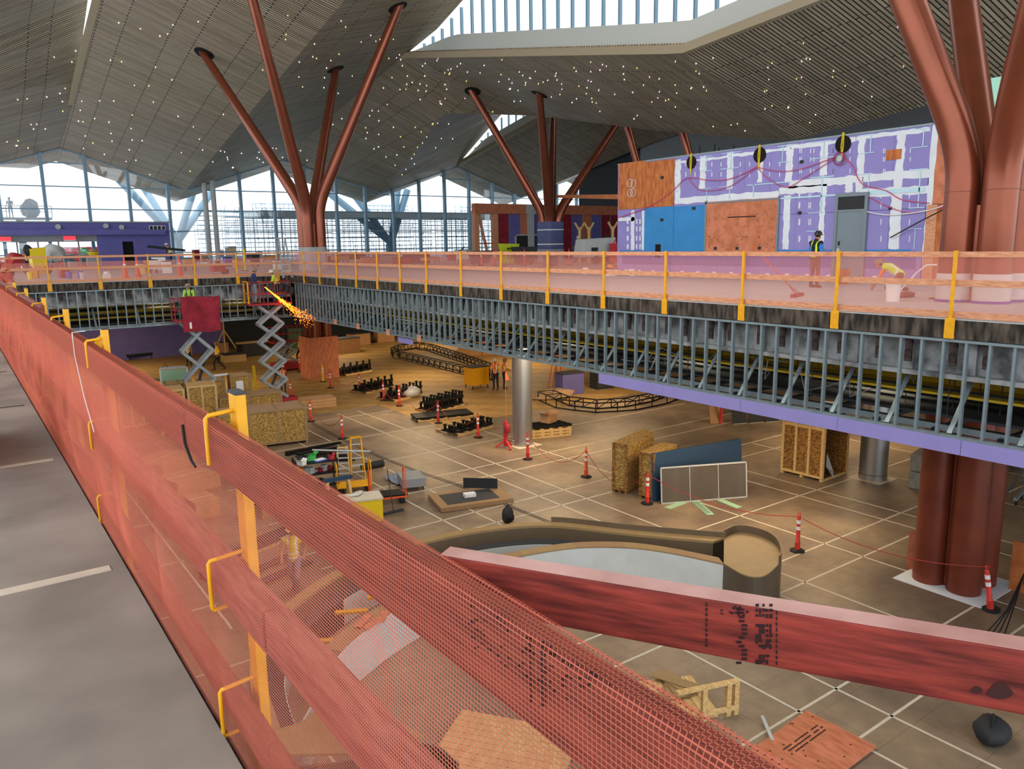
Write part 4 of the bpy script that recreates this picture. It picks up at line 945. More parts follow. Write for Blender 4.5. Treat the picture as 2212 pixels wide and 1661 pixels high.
# crates
def crate(label,a,b,depth,h,m='osb',bat='new_lumber',nv=3,frame=True,z=ZF,top=None,name='osb_crate',group=None,open_side=False):
    p,rz,w=place(a,b,z); t=T(name,label,'crate',p,rz,group); s=.10
    O('front_panel',MB().box(.01,.02,s,w-.01,.04,h-.02),m,t); O('back_panel',MB().box(.01,depth-.04,s,w-.01,depth-.02,h-.02),m,t)
    O('side_panel',MB().box(.01,.04,s,.03,depth-.04,h-.02),m,t)
    if not open_side: O('side_panel',MB().box(w-.03,.04,s,w-.01,depth-.04,h-.02),m,t)
    O('top_panel',MB().box(0,0,h-.02,w,depth,h),top or m,t); O('bottom_panel',MB().box(.01,.02,s-.02,w-.01,depth-.02,s),m,t)
    for k in range(nv+1):
        x=(w-.09)*k/nv; O('batten',MB().box(x,-.02,s,x+.09,.02,h),bat,t); O('batten',MB().box(x,-.01,h,x+.07,depth,h+.02),bat,t) if frame else None
    for zz in (s,h-.1): O('batten',MB().box(0,-.015,zz,w,.02,zz+.09),bat,t)
    for sx in (0,w-.03):
        for yy in (0,depth-.09): 
            if frame: O('batten',MB().box(sx-.01 if sx==0 else sx+.02,yy,s,sx+.02 if sx==0 else sx+.05,yy+.09,h),bat,t)
    for k in range(3): x=(w-.1)*k/2; O('skid',MB().box(x,0,0,x+.1,depth,s-.02),bat,t)
    return t
crate('long three bay OSB crate with dark battens behind the foreground rail',(478,978),(666,955),1.5,1.62,'osb','tan_board',3,True,top='kraft_paper')
crate('two bay OSB crate just behind the long three bay crate',(478,924),(612,903),1.1,1.4,'osb','tan_board',2,True,top='kraft_paper')
crate('tall pale framed OSB crate with lattice lid, nearest of the pale group',(412,935),(475,928),1.3,2.2,'osb','new_lumber',2,top='pale_plywood')
crate('pale framed crate left of the lattice lid crate',(350,942),(406,935),1.3,2.1,'osb','new_lumber',1,top='pale_plywood')
crate('low OSB crate with three lid boards behind the lattice lid crate',(432,905),(492,899),1.0,1.95,'osb','tan_board',2,top='pale_plywood')
crate('OSB crate with white paper labels on its front, rightmost of the pale group',(503,896),(548,891),.95,2.05,'osb','tan_board',1,top='pale_plywood')
crate('OSB crate with striped lid at the back left of the pale group',(362,908),(422,902),1.0,1.85,'osb','tan_board',2,top='pale_plywood')
p,rz,w=place((515,895),(530,893)); O('paper_label',MB().box(0,-.035,1.0,w,-.027,1.75),'paper',loc=p,label='white paper labels pasted on the rightmost pale OSB crate',cat='label').rotation_euler=(0,0,rz)
o=O('paper_roll',MB().tube([(0,0,.06),(.9,0,.06)],.06,12),'paper',loc=F(445,903)+Vector((.5,.5,1.98)),label='white roll of paper on the OSB crate with three lid boards',cat='roll'); 
p,rz,w=place((366,903),(428,898)); p+=Vector((0,1.35,0)); t=T('glass_panel_rack','pale green glass panel crate standing at the back of the crate group','crate',p,rz); O('panel',MB().box(0,.02,.1,w,.06,2.3),'green_strip',t)
for x in (0,w-.06): O('frame',MB().box(x,0,0,x+.06,.1,2.4),'white_paint',t)
O('frame',MB().box(0,0,2.34,w,.1,2.4),'white_paint',t); O('frame',MB().box(0,0,0,w,.1,.08),'white_paint',t)
t=T('sawhorse_tray','white tray with clamps on the back glass panel crate','tray',p+Vector((0,0,2.4)),rz); O('tray',MB().box(.05,-.05,0,w-.1,.15,.05),'light_grey',t); O('clamp',MB().tube([(.2,0,.05),(.3,0,.2),(.42,0,.05)],.02,6),'dark_grey',t)
# flat cartons stack right of the crates
p=F(690,880)
for k in range(3): carton(('lowest','middle','top')[k]+' flat cardboard box in the stack behind the long OSB crate',p+Vector((-.3,.6,k*.155)),2.6,1.3,.14,-.15)
# seen through net: framed crates and flat cartons
crate('pale framed crate seen through the net, tallest behind the yellow post',(262,932),(338,918),1.7,2.1,'osb','new_lumber',3,top='pale_plywood')
crate('pale crate with a striped lid seen through the net at far left',(150,915),(225,905),1.5,1.5,'osb','new_lumber',2,top='pale_plywood')
for k,(a,b,dp,h,lab) in enumerate((((352,1030),(425,1000),1.6,.45,'long low cardboard carton seen through the net, farthest of the row'),((385,1075),(478,1050),1.5,.5,'low cardboard carton with a creased lid seen through the net'),((425,1125),(478,1112),1.1,.55,'small cardboard carton seen through the net beside the yellow post'))):
    p,rz,w=place(a,b); carton(lab,p+Vector((math.cos(rz)*w/2-math.sin(rz)*dp/2,math.sin(rz)*w/2+math.cos(rz)*dp/2,0)),w,dp,h,rz)
# OSB boxes + leaning panels
crate('left one of two OSB boxes beside the leaning navy panel',(1322,1062),(1355,1068),2.2,1.75,'osb','osb_dark',1,False)
crate('right one of two OSB boxes beside the leaning navy panel',(1380,1075),(1412,1082),1.6,1.6,'osb','osb_dark',1,False)
def leaning(label,a,b,h,th,m,lean=.12,name='wall_sheet',frame=None):
    p,rz,w=place(a,b); t=T(name,label,'panel',p,rz); s=Matrix.Rotation(-lean,4,'X')
    mb=MB().box(0,0,0,w,th,h); mb.v=[tuple(s@Vector(v)) for v in mb.v]; O('sheet',mb,m,t)
    if frame:
        for (x0,z0,x1,z1) in ((0,0,.04,h),(w-.04,0,w,h),(0,h-.05,w,h),(0,0,w,.04),(w*.33,0,w*.33+.02,h),(w*.66,0,w*.66+.02,h)):
            mb=MB().box(x0,-.02,z0,x1,0,z1); mb.v=[tuple(s@Vector(v)) for v in mb.v]; O('frame_bar',mb,frame,t)
    return t
leaning('tall navy blue panel leaning behind the grey framed sheet',(1413,1084),(1603,1045),1.62,.10,'navy_panel',.08)
leaning('grey metal framed sheet leaning in front of the navy panel',(1428,1089),(1614,1074),1.22,.03,'bronze_panel',.12,frame='light_grey')
for k,(a,b,lab) in enumerate((((1441,1098),(1478,1085),'left'),((1500,1082),(1535,1112),'printed middle'),((1555,1080),(1597,1097),'right'))):
    p,rz,w=place(a,b); o=O('green_strip_board',MB().box(0,-.12,0,w,.12,.015),'green_strip',loc=p,label=f'pale green board offcut lying on the floor, {lab} one of three',cat='offcut'); o.rotation_euler=(0,0,rz)
    if k==1: 
        for j in range(6): O('printed_line',MB().box(.1,-.09+.03*j,.015,w-.1,-.078+.03*j,.017),'navy_panel',o)
c=crate('large open OSB crate standing under the stud framing with its right side open',(1686,1020),(1775,1042),1.7,1.95,'osb_dark','new_lumber',3,True,open_side=True,top='pale_plywood')
p,rz,w=place((1690,1020),(1700,1022)); O('paper_label',MB().box(.1,-.035,1.5,.45,-.027,1.85),'paper',loc=p,label='small white paper note on the large open OSB crate',cat='label').rotation_euler=(0,0,rz)
t=T('foam_sheet','white foam sheet torn inside the open OSB crate','foam',F(1800,1040),.2); O('sheet',MB().add([(0,0,.12),(.8,.3,.12),(.9,.6,.75),(.6,.5,.3),(0,.01,.14),(.8,.31,.14),(.9,.61,.77),(.6,.51,.32)],[(0,1,2,3),(7,6,5,4),(0,4,5,1),(1,5,6,2),(2,6,7,3),(3,7,4,0)]),'white_panel',t)
p,rz,w=place((1835,985),(1893,968)); p.z=ZF; t=T('black_panel_cabinet','black cabinet with white edge under the framing beside the second round column','cabinet',F(1830,1015)+Vector((0.6,.9,0)),.3); O('body',MB().box(0,0,.9,1.3,.8,2.1),'charcoal',t); O('edge_strip',MB().box(-.03,-.01,.9,0,.0,2.1),'white_paint',t); O('stand',MB().box(.1,.1,0,1.2,.7,.9),'black_steel',t)
for k in range(2):
    t=T('concrete_block',('lower','upper')[k]+' dark concrete block stacked left of the large rust red column','block',F(1990,1052)+Vector((-.1,0,k*.62)),.2); O('block',MB().box(-.3,-.3,0,.8,.3,.6),'concrete_block',t,bev=.04); O('lug',MB().box(.1,-.1,.6,.5,.1,.70),'concrete_block',t) if k else None
# leaning sheets left under the framing
p=F(1590,915)
for k in range(3): 
    t=T('leaning_sheet',('left','middle','right')[k]+' black sheet leaning in a row under the purple strip','sheet',p+Vector((-.2+.75*k,-.35*k,0)),-.4); m=MB().box(0,0,0,.7,.03,.95); m.v=[tuple(Matrix.Rotation(-.3,4,'X')@Vector(v)) for v in m.v]; O('sheet',m,'charcoal',t); O('edge',MB().box(0,-.03,0,.7,-.005,.02),'light_grey',t)
t=T('leaning_sheet','tan cardboard sheet leaning left of the black sheets','sheet',F(1535,915),-.5); m=MB().box(0,0,0,.6,.02,1.0); m.v=[tuple(Matrix.Rotation(-.3,4,'X')@Vector(v)) for v in m.v]; O('sheet',m,'cardboard',t); O('red_stand',MB().box(.45,-.05,0,.55,.05,1.1),'red_plastic',t)
# floor flat items
p=F(1020,1082); t=T('wrapped_flat_panel','flat wrapped panel with dark glass face lying on the open floor','panel',p,-.25); O('board',MB().box(-1.3,-.75,.02,1.2,.85,.16),'hardboard',t); O('glass_face',MB().box(-1.0,-.5,.16,.8,.55,.175),'dark_grey',t); O('skid',MB().box(-1.2,-.7,0,1.1,-.6,.02),'new_lumber',t)
t=T('black_plate','thin black plate standing on the wrapped flat panel','plate',p+Vector((.7,.55,.165)),-.75); O('plate',MB().box(-.6,0,0,.6,.02,.36),'charcoal',t)
t=T('open_tray','small white open tray on the dark glass panel','tray',p+Vector((-.1,.0,.178)),-.3); O('tray',MB().box(-.2,-.13,0,.2,.13,.02).box(-.2,-.13,0,.2,-.11,.12).box(-.2,.11,0,.2,.13,.12).box(-.2,-.13,0,-.18,.13,.12).box(.18,-.13,0,.2,.13,.12),'white_paint',t)
O('white_tile',MB().box(-.2,-.18,0,.2,.18,.03),'light_grey',loc=F(988,1098),label='pale square tile on the floor below the wrapped panel',cat='tile')
t=T('backpack','black backpack standing on the floor behind the curved counter','backpack',F(1097,1130),.2); O('bag',MB().blob((0,0,.27),.21,.16,.28,14,10,jit=.03),'charcoal',t,smooth=True); O('pocket',MB().blob((0,-.14,.2),.14,.06,.14,10,6),'black_steel',t,smooth=True); O('handle',MB().tube([(-.06,0,.52),(-.04,0,.6),(.04,0,.6),(.06,0,.52)],.015,6),'black_steel',t)
t=T('metal_box','grey metal box on feet beside the red trolley','box',F(885,1052),-.3); O('body',MB().box(-.35,-.55,.15,.45,.5,.45),'grey_paint',t)
for x in (-.3,.35):
    for y in (-.5,.4): O('foot',MB().box(x,y,0,x+.06,y+.06,.15),'dark_grey',t)
t=T('tarpaulin','crumpled blue grey tarpaulin on the floor beside the metal box','tarpaulin',F(860,1052)); V=[(i*.18,j*.18,.03+random.random()*.16) for i in range(8) for j in range(8)]; O('sheet',MB().add(V,[(i*8+j,(i+1)*8+j,(i+1)*8+j+1,i*8+j+1) for i in range(7) for j in range(7)]),'tarp_blue',t,smooth=True)
# trolleys
def trolley(label,px,py,rz,m,hgt_=1.0,load=True):
    t=T('trolley',label,'trolley',F(px,py),rz); O('platform',MB().box(-.6,-.35,.22,.6,.35,.27),m,t,bev=.01)
    for x in (-.58,.58): O('handle_frame',MB().tube([(x,-.3,.25),(x,-.3,hgt_-.12),(x,-.2,hgt_),(x,.2,hgt_),(x,.3,hgt_-.12),(x,.3,.25)],.022,8),m,t,smooth=True)
    for x in (-.45,.45):
        for y in (-.25,.25): 
            w=O('wheel',MB().tube([(x,y-.02,.1),(x,y+.02,.1)],.1,14),'rubber',t); O('fork',MB().box(x-.03,y-.03,.1,x+.03,y+.03,.22),'dark_grey',w)
    return t
tr=trolley('red tubular trolley loaded with black bars',838,1085,-.35,'cone_orange',1.15)
for k in range(7): o=O('steel_bar',MB().box(-.5,-.03,0,.5,.03,.06),'black_steel',loc=F(838,1085)+Vector((.03,-.3+.1*k,.275)),label='black steel bar lying across the red trolley',cat='bar',group='black bars on the red trolley'); o.rotation_euler=(0,0,-.35)
trolley('yellow tubular trolley left of the red one, full of offcuts',765,1060,-.3,'yellow_paint',1.05)
# yellow chest
p,rz,w=place((745,1118),(829,1122)); pc_,rzc,wc=place((716,1143),(829,1128)); t=T('yellow_chest','bright yellow steel chest with cream lid in front of the trolleys','chest',pc_,rzc); O('body',MB().box(0,0,.02,wc,.75,.76),'bright_yellow',t,bev=.02); O('lid',MB().box(-.02,-.02,.76,wc+.02,.77,.81),'new_lumber' if 0 else 'tape',t)
t=T('plastic_bag','clear plastic bag on the lid of the yellow chest','bag',pc_+Vector((1.0,.25,.81)),.3); O('bag',MB().blob((0,0,.05),.28,.16,.06,10,6,jit=.25),'plastic_wrap',t,smooth=True)
# broom stick by trolley
O('push_broom',MB().tube([(0,0,.05),(-.1,.12,1.5)],.013,6).box(-.35,-.05,0,.35,.05,.08),'dark_grey',loc=F(850,1108),label='push broom leaning beside the red trolley',cat='broom')
# tool cart
p=F(684,1060); t=T('tool_cart','black open shelf tool cart heaped with papers and tools','cart',p,-.2)
for z in (.25,.68,1.1): O('shelf',MB().box(-.75,-.4,z,.75,.4,z+.03),'black_steel',t)
for x in (-.72,.68):
    for y in (-.38,.34): O('post',MB().box(x,y,.12,x+.04,y+.04,1.22),'black_steel',t); O('caster',MB().tube([(x,y+.02,.06),(x+.04,y+.02,.06)],.06,10),'rubber',t)
for k,(dx,dy,w,d,h,m,lab) in enumerate(((-.45,.05,.3,.25,.22,'dark_grey','grey tub on top of the tool cart'),(-.15,.15,.34,.3,.2,'green_plastic','green lined carton on top of the tool cart'),(.5,-.2,.16,.14,.14,'red_plastic','small red box on the corner of the tool cart'),(-.6,-.2,.2,.3,.12,'white_paint','white case on the left of the tool cart'))):
    carton(lab,p+Vector((dx,dy-.1,1.13)),w,d,h,-.2+k*.2,True,m)
o=O('blue_folder',MB().box(-.25,-.18,0,.25,.18,.02),'blue_plastic',loc=p+Vector((.12,-.15,1.13)),label='blue folder under white sheets on the tool cart',cat='folder'); o.rotation_euler=(0,0,.2)
o=O('paper_sheets',MB().box(-.2,-.13,0,.18,.13,.012),'paper',loc=p+Vector((.14,-.13,1.152)),label='white printed sheets on the blue folder of the tool cart',cat='paper'); o.rotation_euler=(0,0,.25)
random.seed(21)
for k in range(14):
    z=(.28,.71)[k%2]; m=random.choice(['black_steel','yellow_paint','grey_paint','lift_red','navy_panel','light_grey']); o=O('tool_case',MB().box(-.1,-.09,0,.1,.09,random.uniform(.1,.25)),m,loc=p+Vector((-.55+.17*(k//2),-.05+random.uniform(-.15,.15)-.04*(k//2)*.5,z)),label='small tool case packed on the shelves of the black tool cart',cat='tool case',group='tool cases in the tool cart'); o.rotation_euler=(0,0,random.random())
# black angles stacked behind the cart
for k in range(5):
    a=F(618+k*22,985+k*3); b=F(735+k*8,958+k*9); d=b-a; t=O('black_channel',MB().bar((0,0,.09),tuple(d),.16,.18),'black_steel',loc=a,label='long black steel channel in the stack behind the tool cart',cat='steel channel',group='long black channels behind the tool cart')
ca=onz(675,972,ZF+1.25); O('grey_conduit',MB().tube([(0,0,0),tuple(onz(800,975,ZF+1.25)-ca)],.035,8),'light_grey',loc=ca,label='long pale conduit lying across the tool cart heap',cat='pipe')
def stepladder(label,px,py,rz,h,m,z=ZF,n=5):
    t=T('stepladder',label,'ladder',onz(px,py,z),rz)
    for sx in (-.25,.25):
        O('side_rail',MB().bar((sx,0,0),(sx*.7,.32,h),.045,.07),m,t); O('back_rail',MB().bar((sx,.75,0),(sx*.7,.36,h-.05),.035,.05),m,t)
    for k in range(1,n+1): zz=h*k/(n+1); yy=.32*k/(n+1); O('step',MB().box(-.24,yy-.03,zz,.24,yy+.06,zz+.03),'light_grey',t)
    O('top_cap',MB().box(-.2,.26,h,.2,.42,h+.04),m,t); return t
stepladder('yellow stepladder standing right of the tool cart',775,1035,-.3,1.5,'yellow_paint')
stepladder('pale folded ladder among the tools behind the yellow stepladder',742,1035,-.5,1.1,'new_lumber')
t=T('sawhorse','wooden sawhorse with blue beam in front of the tool cart','sawhorse',F(732,1082),-.1); O('beam',MB().box(-.5,-.06,.72,.5,.06,.84),'navy_panel',t)
for x in (-.4,.4):
    for y in (-.25,.25): O('leg',MB().bar((x*.9,y*.1,.74),(x,y,0),.09,.04),'new_lumber',t)
O('black_tube',MB().tube([(-.45,0,.14),(.45,0,.14)],.14,14),'charcoal',loc=F(805,1012),label='short thick black tube on the floor behind the stepladder',cat='tube')
# curved information counter
def arc(pts,n=6):
    P=[Vector(p) for p in pts]; out=[]
    for i in range(len(P)-1):
        p0=P[max(i-1,0)];p1=P[i];p2=P[i+1];p3=P[min(i+2,len(P)-1)]
        for k in range(n):
            t=k/n; out.append(.5*((2*p1)+(p2-p0)*t+(2*p0-5*p1+4*p2-p3)*t*t+(3*p1-p0-3*p2+p3)*t**3))
    out.append(P[-1]); return [tuple(v) for v in out]
Kc=T('curved_counter','large horseshoe shaped brown and white reception counter on the lower floor','counter',(9.6,13.5,ZF))
def KC(pts): return [(x-9.6,y-13.5) for x,y in pts]
outer=arc(KC([(3.2,11.3),(3.6,13.3),(4.5,14.9),(6.0,16.1),(7.6,16.75),(9.2,16.9),(11.0,16.6),(12.6,15.8),(13.9,14.0),(15.4,12.15)]))
outI=arc(KC([(3.75,11.2),(4.15,13.1),(5.0,14.55),(6.4,15.6),(7.8,16.15),(9.2,16.3),(10.8,16.05),(12.2,15.3),(13.4,13.6),(14.4,12.2)]))
O('outer_skirt',MB().ribbonwall(outer,0,.92,.04),'bronze_panel',Kc,smooth=True)
def band2(A,B,z0,z1): 
    m=MB()
    for (a,b,c,d) in zip(A,A[1:],B,B[1:]): m.hexa([(*a,z0),(*b,z0),(*d,z0),(*c,z0),(*a,z1),(*b,z1),(*d,z1),(*c,z1)])
    return m
mid=[((a[0]*.55+b[0]*.45),(a[1]*.55+b[1]*.45)) for a,b in zip(outer,outI)]
O('counter_top',band2(outer,mid,.94,1.0),'tan_board',Kc)
O('inner_skirt',MB().ribbonwall(mid,.62,.94,.04),'brown_laminate',Kc,smooth=True)
for k in range(0,len(outI)-6,6): 
    seg=outI[k:k+7]; O('inner_panel',MB().ribbonwall(seg,.02,.60,.03),'white_panel' if k>15 else 'charcoal' if k>6 else 'white_panel',Kc)
O('back_rim',MB().ribbonwall(outer[42:],1.0,1.14,.03),'brown_laminate',Kc,smooth=True)
O('work_top',band2(mid,outI,.58,.62),'dark_grey',Kc)
inner=arc(KC([(3.25,10.6),(4.1,11.6),(5.2,12.9),(6.1,13.5),(7.1,13.95),(8.4,14.35),(9.6,14.55),(10.7,14.45),(12.0,14.05),(13.0,13.3),(13.6,12.4),(14.1,11.15)]))
inO=[(x*1.045,(y-.0)*1.0+.32) for x,y in inner]
for k in range(0,len(inner)-6,6): O('front_panel',MB().ribbonwall(inner[k:k+7],0,.93,.03),'white_panel',Kc)
for k in range(12,len(inner)-6,6): O('cover_board',band2(inner[k:k+7],inO[k:k+7],.94,.97),'tan_board' if k%12 else 'hardboard',Kc)
capo=arc(KC([(14.1,11.15),(13.95,10.45),(14.2,10.15),(14.8,10.25),(15.4,10.5),(15.95,11.0),(16.2,11.5),(16.15,12.0),(15.9,12.25),(15.4,12.2)]),4)
O('end_skirt',MB().ribbonwall(capo,0,.96,.03),'bronze_panel',Kc,smooth=True); O('end_top',MB().prism(capo,.955,.985),'tan_board',Kc); O('end_rim',MB().ribbonwall(capo[14:],.96,1.18,.025),'brown_laminate',Kc,smooth=True)
# left wing of the counter (under the net)
for (a,b,lab) in (((4.4,14.5),(3.35,11.6),'wing'),): pass
O('left_top',MB().prism(KC([(3.2,11.3),(3.25,10.6),(4.1,10.0),(5.2,9.7),(5.0,10.4),(4.3,10.9),(4.6,11.6),(3.75,11.2)]),.94,.98),'tan_board',Kc)
O('left_skirt',MB().ribbonwall(arc(KC([(3.2,11.2),(3.15,10.5),(3.9,9.95),(5.1,9.6),(5.3,8.9)])),0,.94,.04),'bronze_panel',Kc,smooth=True)
for k,(x,y,r) in enumerate(((4.6,12.2,.3),(6.3,14.9,-.5),(5.4,14.0,-.6),(7.2,15.2,-.3))):
    o=O('yellow_spacer',MB().box(-.35,-.07,0,.35,.07,.05),'yellow_paint',loc=(x,y,ZF+.62 if k else ZF+.3),label='yellow wooden spacer strip laid across the curved counter under the net',cat='strip',group='yellow spacer strips on the counter'); o.rotation_euler=(0,0,r)
for k,(x,y,r) in enumerate(((6.2,13.55,.5),(6.45,13.65,.9),(6.05,13.7,.7))):
    o=O('plywood_offcut',MB().box(-.28,-.08,0,.28,.08,.015),'red_plywood',loc=(x,y,ZF+.972+.016*k),label='reddish plywood offcut piled on the curved counter edge under the net',cat='offcut',group='plywood offcuts on the counter'); o.rotation_euler=(0,0,r)
def slatpile(label,c,w,d,n,rz,z=ZF,m='new_lumber'):
    t=T('slatted_pallet',label,'pallet',(c.x,c.y,z),rz)
    for i in range(n): O('slat',MB().box(-w/2+i*w/n,-d/2,.10,-w/2+(i+.93)*w/n,d/2,.125),m,t)
    for y in (-d/2,-.04,d/2-.08): O('stringer',MB().box(-w/2,y,0,w/2,y+.08,.10),m,t)
    return t
slatpile('wide slatted pallet on the floor under the net at bottom centre',F(1085,1640),1.9,2.2,12,.62,m='pale_plywood')
slatpile('slatted pallet on the floor right of the foreground rail carrying board offcuts',F(1440,1518),1.5,1.2,9,-.45)
p=F(1462,1500)
for k in range(5): 
    o=O('board_offcut',MB().box(-.45,-.12,0,.45,.12,.02),'tan_board',loc=p+Vector((-.1+.04*k,.1,.127+.021*k)),label='tan board offcut fanned out on the slatted pallet right of the rail',cat='offcut',group='board offcuts on the slatted pallet'); o.rotation_euler=(0,0,.5+.35*k)
Pa,Pb=F(1519,1556),F(1583,1542); uu=(Pb-Pa); LL=uu.length; th_=hgt(Pb,1583,1474)
t=T('timber_stand','pale timber frame standing beside the slatted pallet right of the foreground rail','frame',Pa,math.atan2(uu.y,uu.x))
for x in (-.04,LL-.16,LL): O('upright',MB().box(x,-.045,0,x+.09,.045,th_),'new_lumber',t)
O('top_rail',MB().box(-.55,-.05,th_,LL+.09,.05,th_+.05),'new_lumber',t); O('foot_rail',MB().box(.05,-.055,.1,LL,-.045+.03,.19),'new_lumber',t); O('stub',MB().box(-.1,.05,0,.0,.35,.09),'new_lumber',t)
ps=[F(*q) for q in ((1612,1632),(1742,1540),(1893,1618),(1760,1720))]; c=sum(ps,Vector())/4
t=T('plywood_sheet','reddish plywood sheet lying flat on the floor at the bottom right','plywood',(c.x,c.y,ZF)); O('sheet',MB().prism([(p.x-c.x,p.y-c.y) for p in reversed(ps)],.03,.055),'red_plywood',t); O('spacer',MB().box(-.7,-.05,0,.7,.05,.03),'new_lumber',t)
a,b=ps[0],ps[1]; 
for j in range(3):
    m=MB(); a1=ps[0].lerp(ps[3],.28+.06*j); b1=ps[1].lerp(ps[2],.28+.06*j)
    for k in range(26):
        if random.random()<.2: continue
        q=a1.lerp(b1,.3+.6*k/26)-Vector((c.x,c.y,ZF)); m.box(q.x-.018,q.y-.014,.055,q.x+.018,q.y+.014,.0565)
    O('stamp_print',m,'ink',t)
for k in range(14): q=ps[0].lerp(ps[1],random.random()).lerp(ps[3].lerp(ps[2],random.random()),random.random())-Vector((c.x,c.y,ZF)); O('knot',MB().lathe([(.018,.055),(.016,.0565)],8,(q.x,q.y,0)),'ink',t)
p,rz,w=place((1646,1554),(1668,1606)); o=O('metal_strip',MB().box(0,-.03,0,w,.03,.02),'light_grey',loc=p+Vector((0,0,.06)),label='bright bent metal strip lying on the plywood sheet edge',cat='strip'); o.rotation_euler=(0,0,rz)
t=T('black_bag','black tool bag on the floor at the lower right under the diagonal board','bag',F(2140,1600),.3); O('bag',MB().blob((0,0,.2),.38,.28,.22,14,8,jit=.08),'charcoal',t,smooth=True); O('strap',MB().tube([(-.25,0,.35),(0,0,.5),(.25,0,.35)],.02,6),'black_steel',t)
# plywood hoarding round the rust column
def upright_board(label,a,b,h,m,z=ZF,th=.02):
    p,rz,w=place(a,b,z); t=T('plywood_board',label,'plywood',p,rz); O('sheet',MB().box(0,0,0,w,th,h),m,t); return t
upright_board('plywood board standing left of the rust red column foot',(1958,1228),(1985,1232),1.05,'red_plywood')
upright_board('brown plywood hoarding right of the rust red column foot',(2178,1272),(2350,1325),1.25,'plywood')
t=T('work_lamp','green and grey work lamp on a cable at the right edge','lamp',F(2218,1345),.4); O('stand',MB().bar((0,0,0),(0,0,.8),.04),'cable_black',t); O('head',MB().lathe([(.08,.8),(.16,.9),(.16,1.05),(.06,1.1)],14),'green_bin',t,smooth=True)
for k in range(4): O('lamp_cable',MB().tube([F(2205,1300)+Vector((0,0,.7)),F(2190-6*k,1330+5*k)+Vector((0,0,.3)),F(2170-14*k,1372)+Vector((0,0,.02)),F(2120-8*k,1400+6*k)+Vector((0,0,.02))],.014,5),'cable_black',label='black cable trailing from the work lamp at the right edge',cat='cable',group='cables of the right work lamp')
t=T('frame_dolly','grey steel frame dolly at the right edge behind the rust red column','dolly',F(2200,1085),.2); O('beam',MB().box(-.6,-.05,.2,.9,.05,.3),'lift_grey',t)
for x in (-.4,.4): O('a_frame',MB().tube([(x,-.3,.25),(x,0,1.2),(x,.3,.25)],.02,6),'navy_panel',t); O('caster',MB().tube([(x,-.03,.1),(x,.03,.1)],.1,12),'rubber',t)
for k in range(3): O('concrete_step',MB().box(0,-.5*0,0,3.2,.55,.55),'concrete_block',loc=F(2150,1030)+Vector((.6+.1*k,.6+.6*k,0)),label=('nearest','middle','farthest')[k]+' pale concrete barrier block right of the rust red column',cat='block')
# ================================================================ LONG PURPLE WALL ON THE FAR DECK
XW=26.2; WY0,WY1=13.13,27.65; ZT_W=3.54
def zc(x,y): return (1300+x*.3617,220+y*.3617)     # coordinates read in an enlarged view
def wy(x,y): p=onx(*zc(x,y),XW); return p.y,p.z
wl=T('purple_wall','long freestanding wall of purple gypsum board with white taped joints on the long deck','wall',(XW,0,0))
NB=12; stp=(WY1-WY0)/NB
for i in range(NB):
    for (z0,z1) in ((ZD,ZD+2.42),(ZD+2.44,ZT_W)):
        O('gypsum_board',MB().box(0,WY0+i*stp+.004,z0,.15,WY0+(i+1)*stp-.004,z1),'purple_board',wl)
O('wall_core',MB().box(.02,WY0,ZD,.3,WY1,ZT_W-.02),'purple_dark',wl)
O('cap_rail',MB().box(-.03,WY0-.02,ZT_W,.32,WY1,ZT_W+.06),'galv_steel',wl)
def patch(x0,y0,x1,y1,m,par,name,d=.012,jit=0,px=None):
    a=wy(x0,(y0+y1)/2)[0];b=wy(x1,(y0+y1)/2)[0]; t=(wy((x0+x1)/2,y0)[1]); s=(wy((x0+x1)/2,y1)[1])
    if jit:
        n=14; pts=[]
        for k in range(n): pts.append((a+(b-a)*k/n,t+random.uniform(-jit,jit)))
        for k in range(n): pts.append((b+random.uniform(-jit,jit),t+(s-t)*k/n))
        for k in range(n): pts.append((b+(a-b)*k/n,s+random.uniform(-jit,jit)))
        for k in range(n): pts.append((a+random.uniform(-jit,jit),s+(t-s)*k/n))
    else: pts=[(a,t),(b,t),(b,s),(a,s)]
    N=len(pts); V=[(-d,y,z) for y,z in pts]+[(.002,y,z) for y,z in pts]
    return O(name,MB().add(V,[tuple(range(N)),tuple(range(2*N-1,N-1,-1))]+[(k,N+k,N+(k+1)%N,(k+1)%N) for k in range(N)]),m,par)
random.seed(31)
J=[(437,345,470,600),(585,325,620,520),(748,300,785,520),(935,290,962,480),(1100,255,1142,480),(1305,240,1350,440),(1525,215,1565,540),(1755,185,1805,540),
 (1940,140,1972,1080),(1085,560,1122,880),(1300,500,1332,880),(1722,540,1786,880),(1455,440,1500,540),(175,650,195,885),(100,690,200,712),(240,650,256,890)]
for r in J: patch(*r,'compound',wl,'joint_compound',.010,.03)
HB=[(437,552,1060,592),(1060,500,1345,545),(1120,455,1560,500),(1560,415,1960,462),(440,340,760,352),(760,290,1130,310),(1130,235,1520,260),(1520,178,1960,205),(1545,510,1960,560)]
for r in HB: patch(*r,'compound',wl,'joint_compound',.011,.03)
for x0,x1 in ((150,160),(205,212),(225,232),):
    for y in (700,745,800,850): patch(x0,y,x1,y+28,'compound',wl,'screw_dab',.008)
for x in (500,555,655,710,825,880,1000,1060,1190,1265,1380,1480,1690,1180,1245,1380,1680,1840):
    for y in (360,420,) if x<1100 else (280,330,400): patch(x,y,x+5,y+26,'compound',wl,'screw_dab',.008,.008)
for x in (1175,1180,1235,1245,1665,1835):
    for y in (540,600,700,800): patch(x,y,x+5,y+36,'compound',wl,'screw_dab',.008,.008)
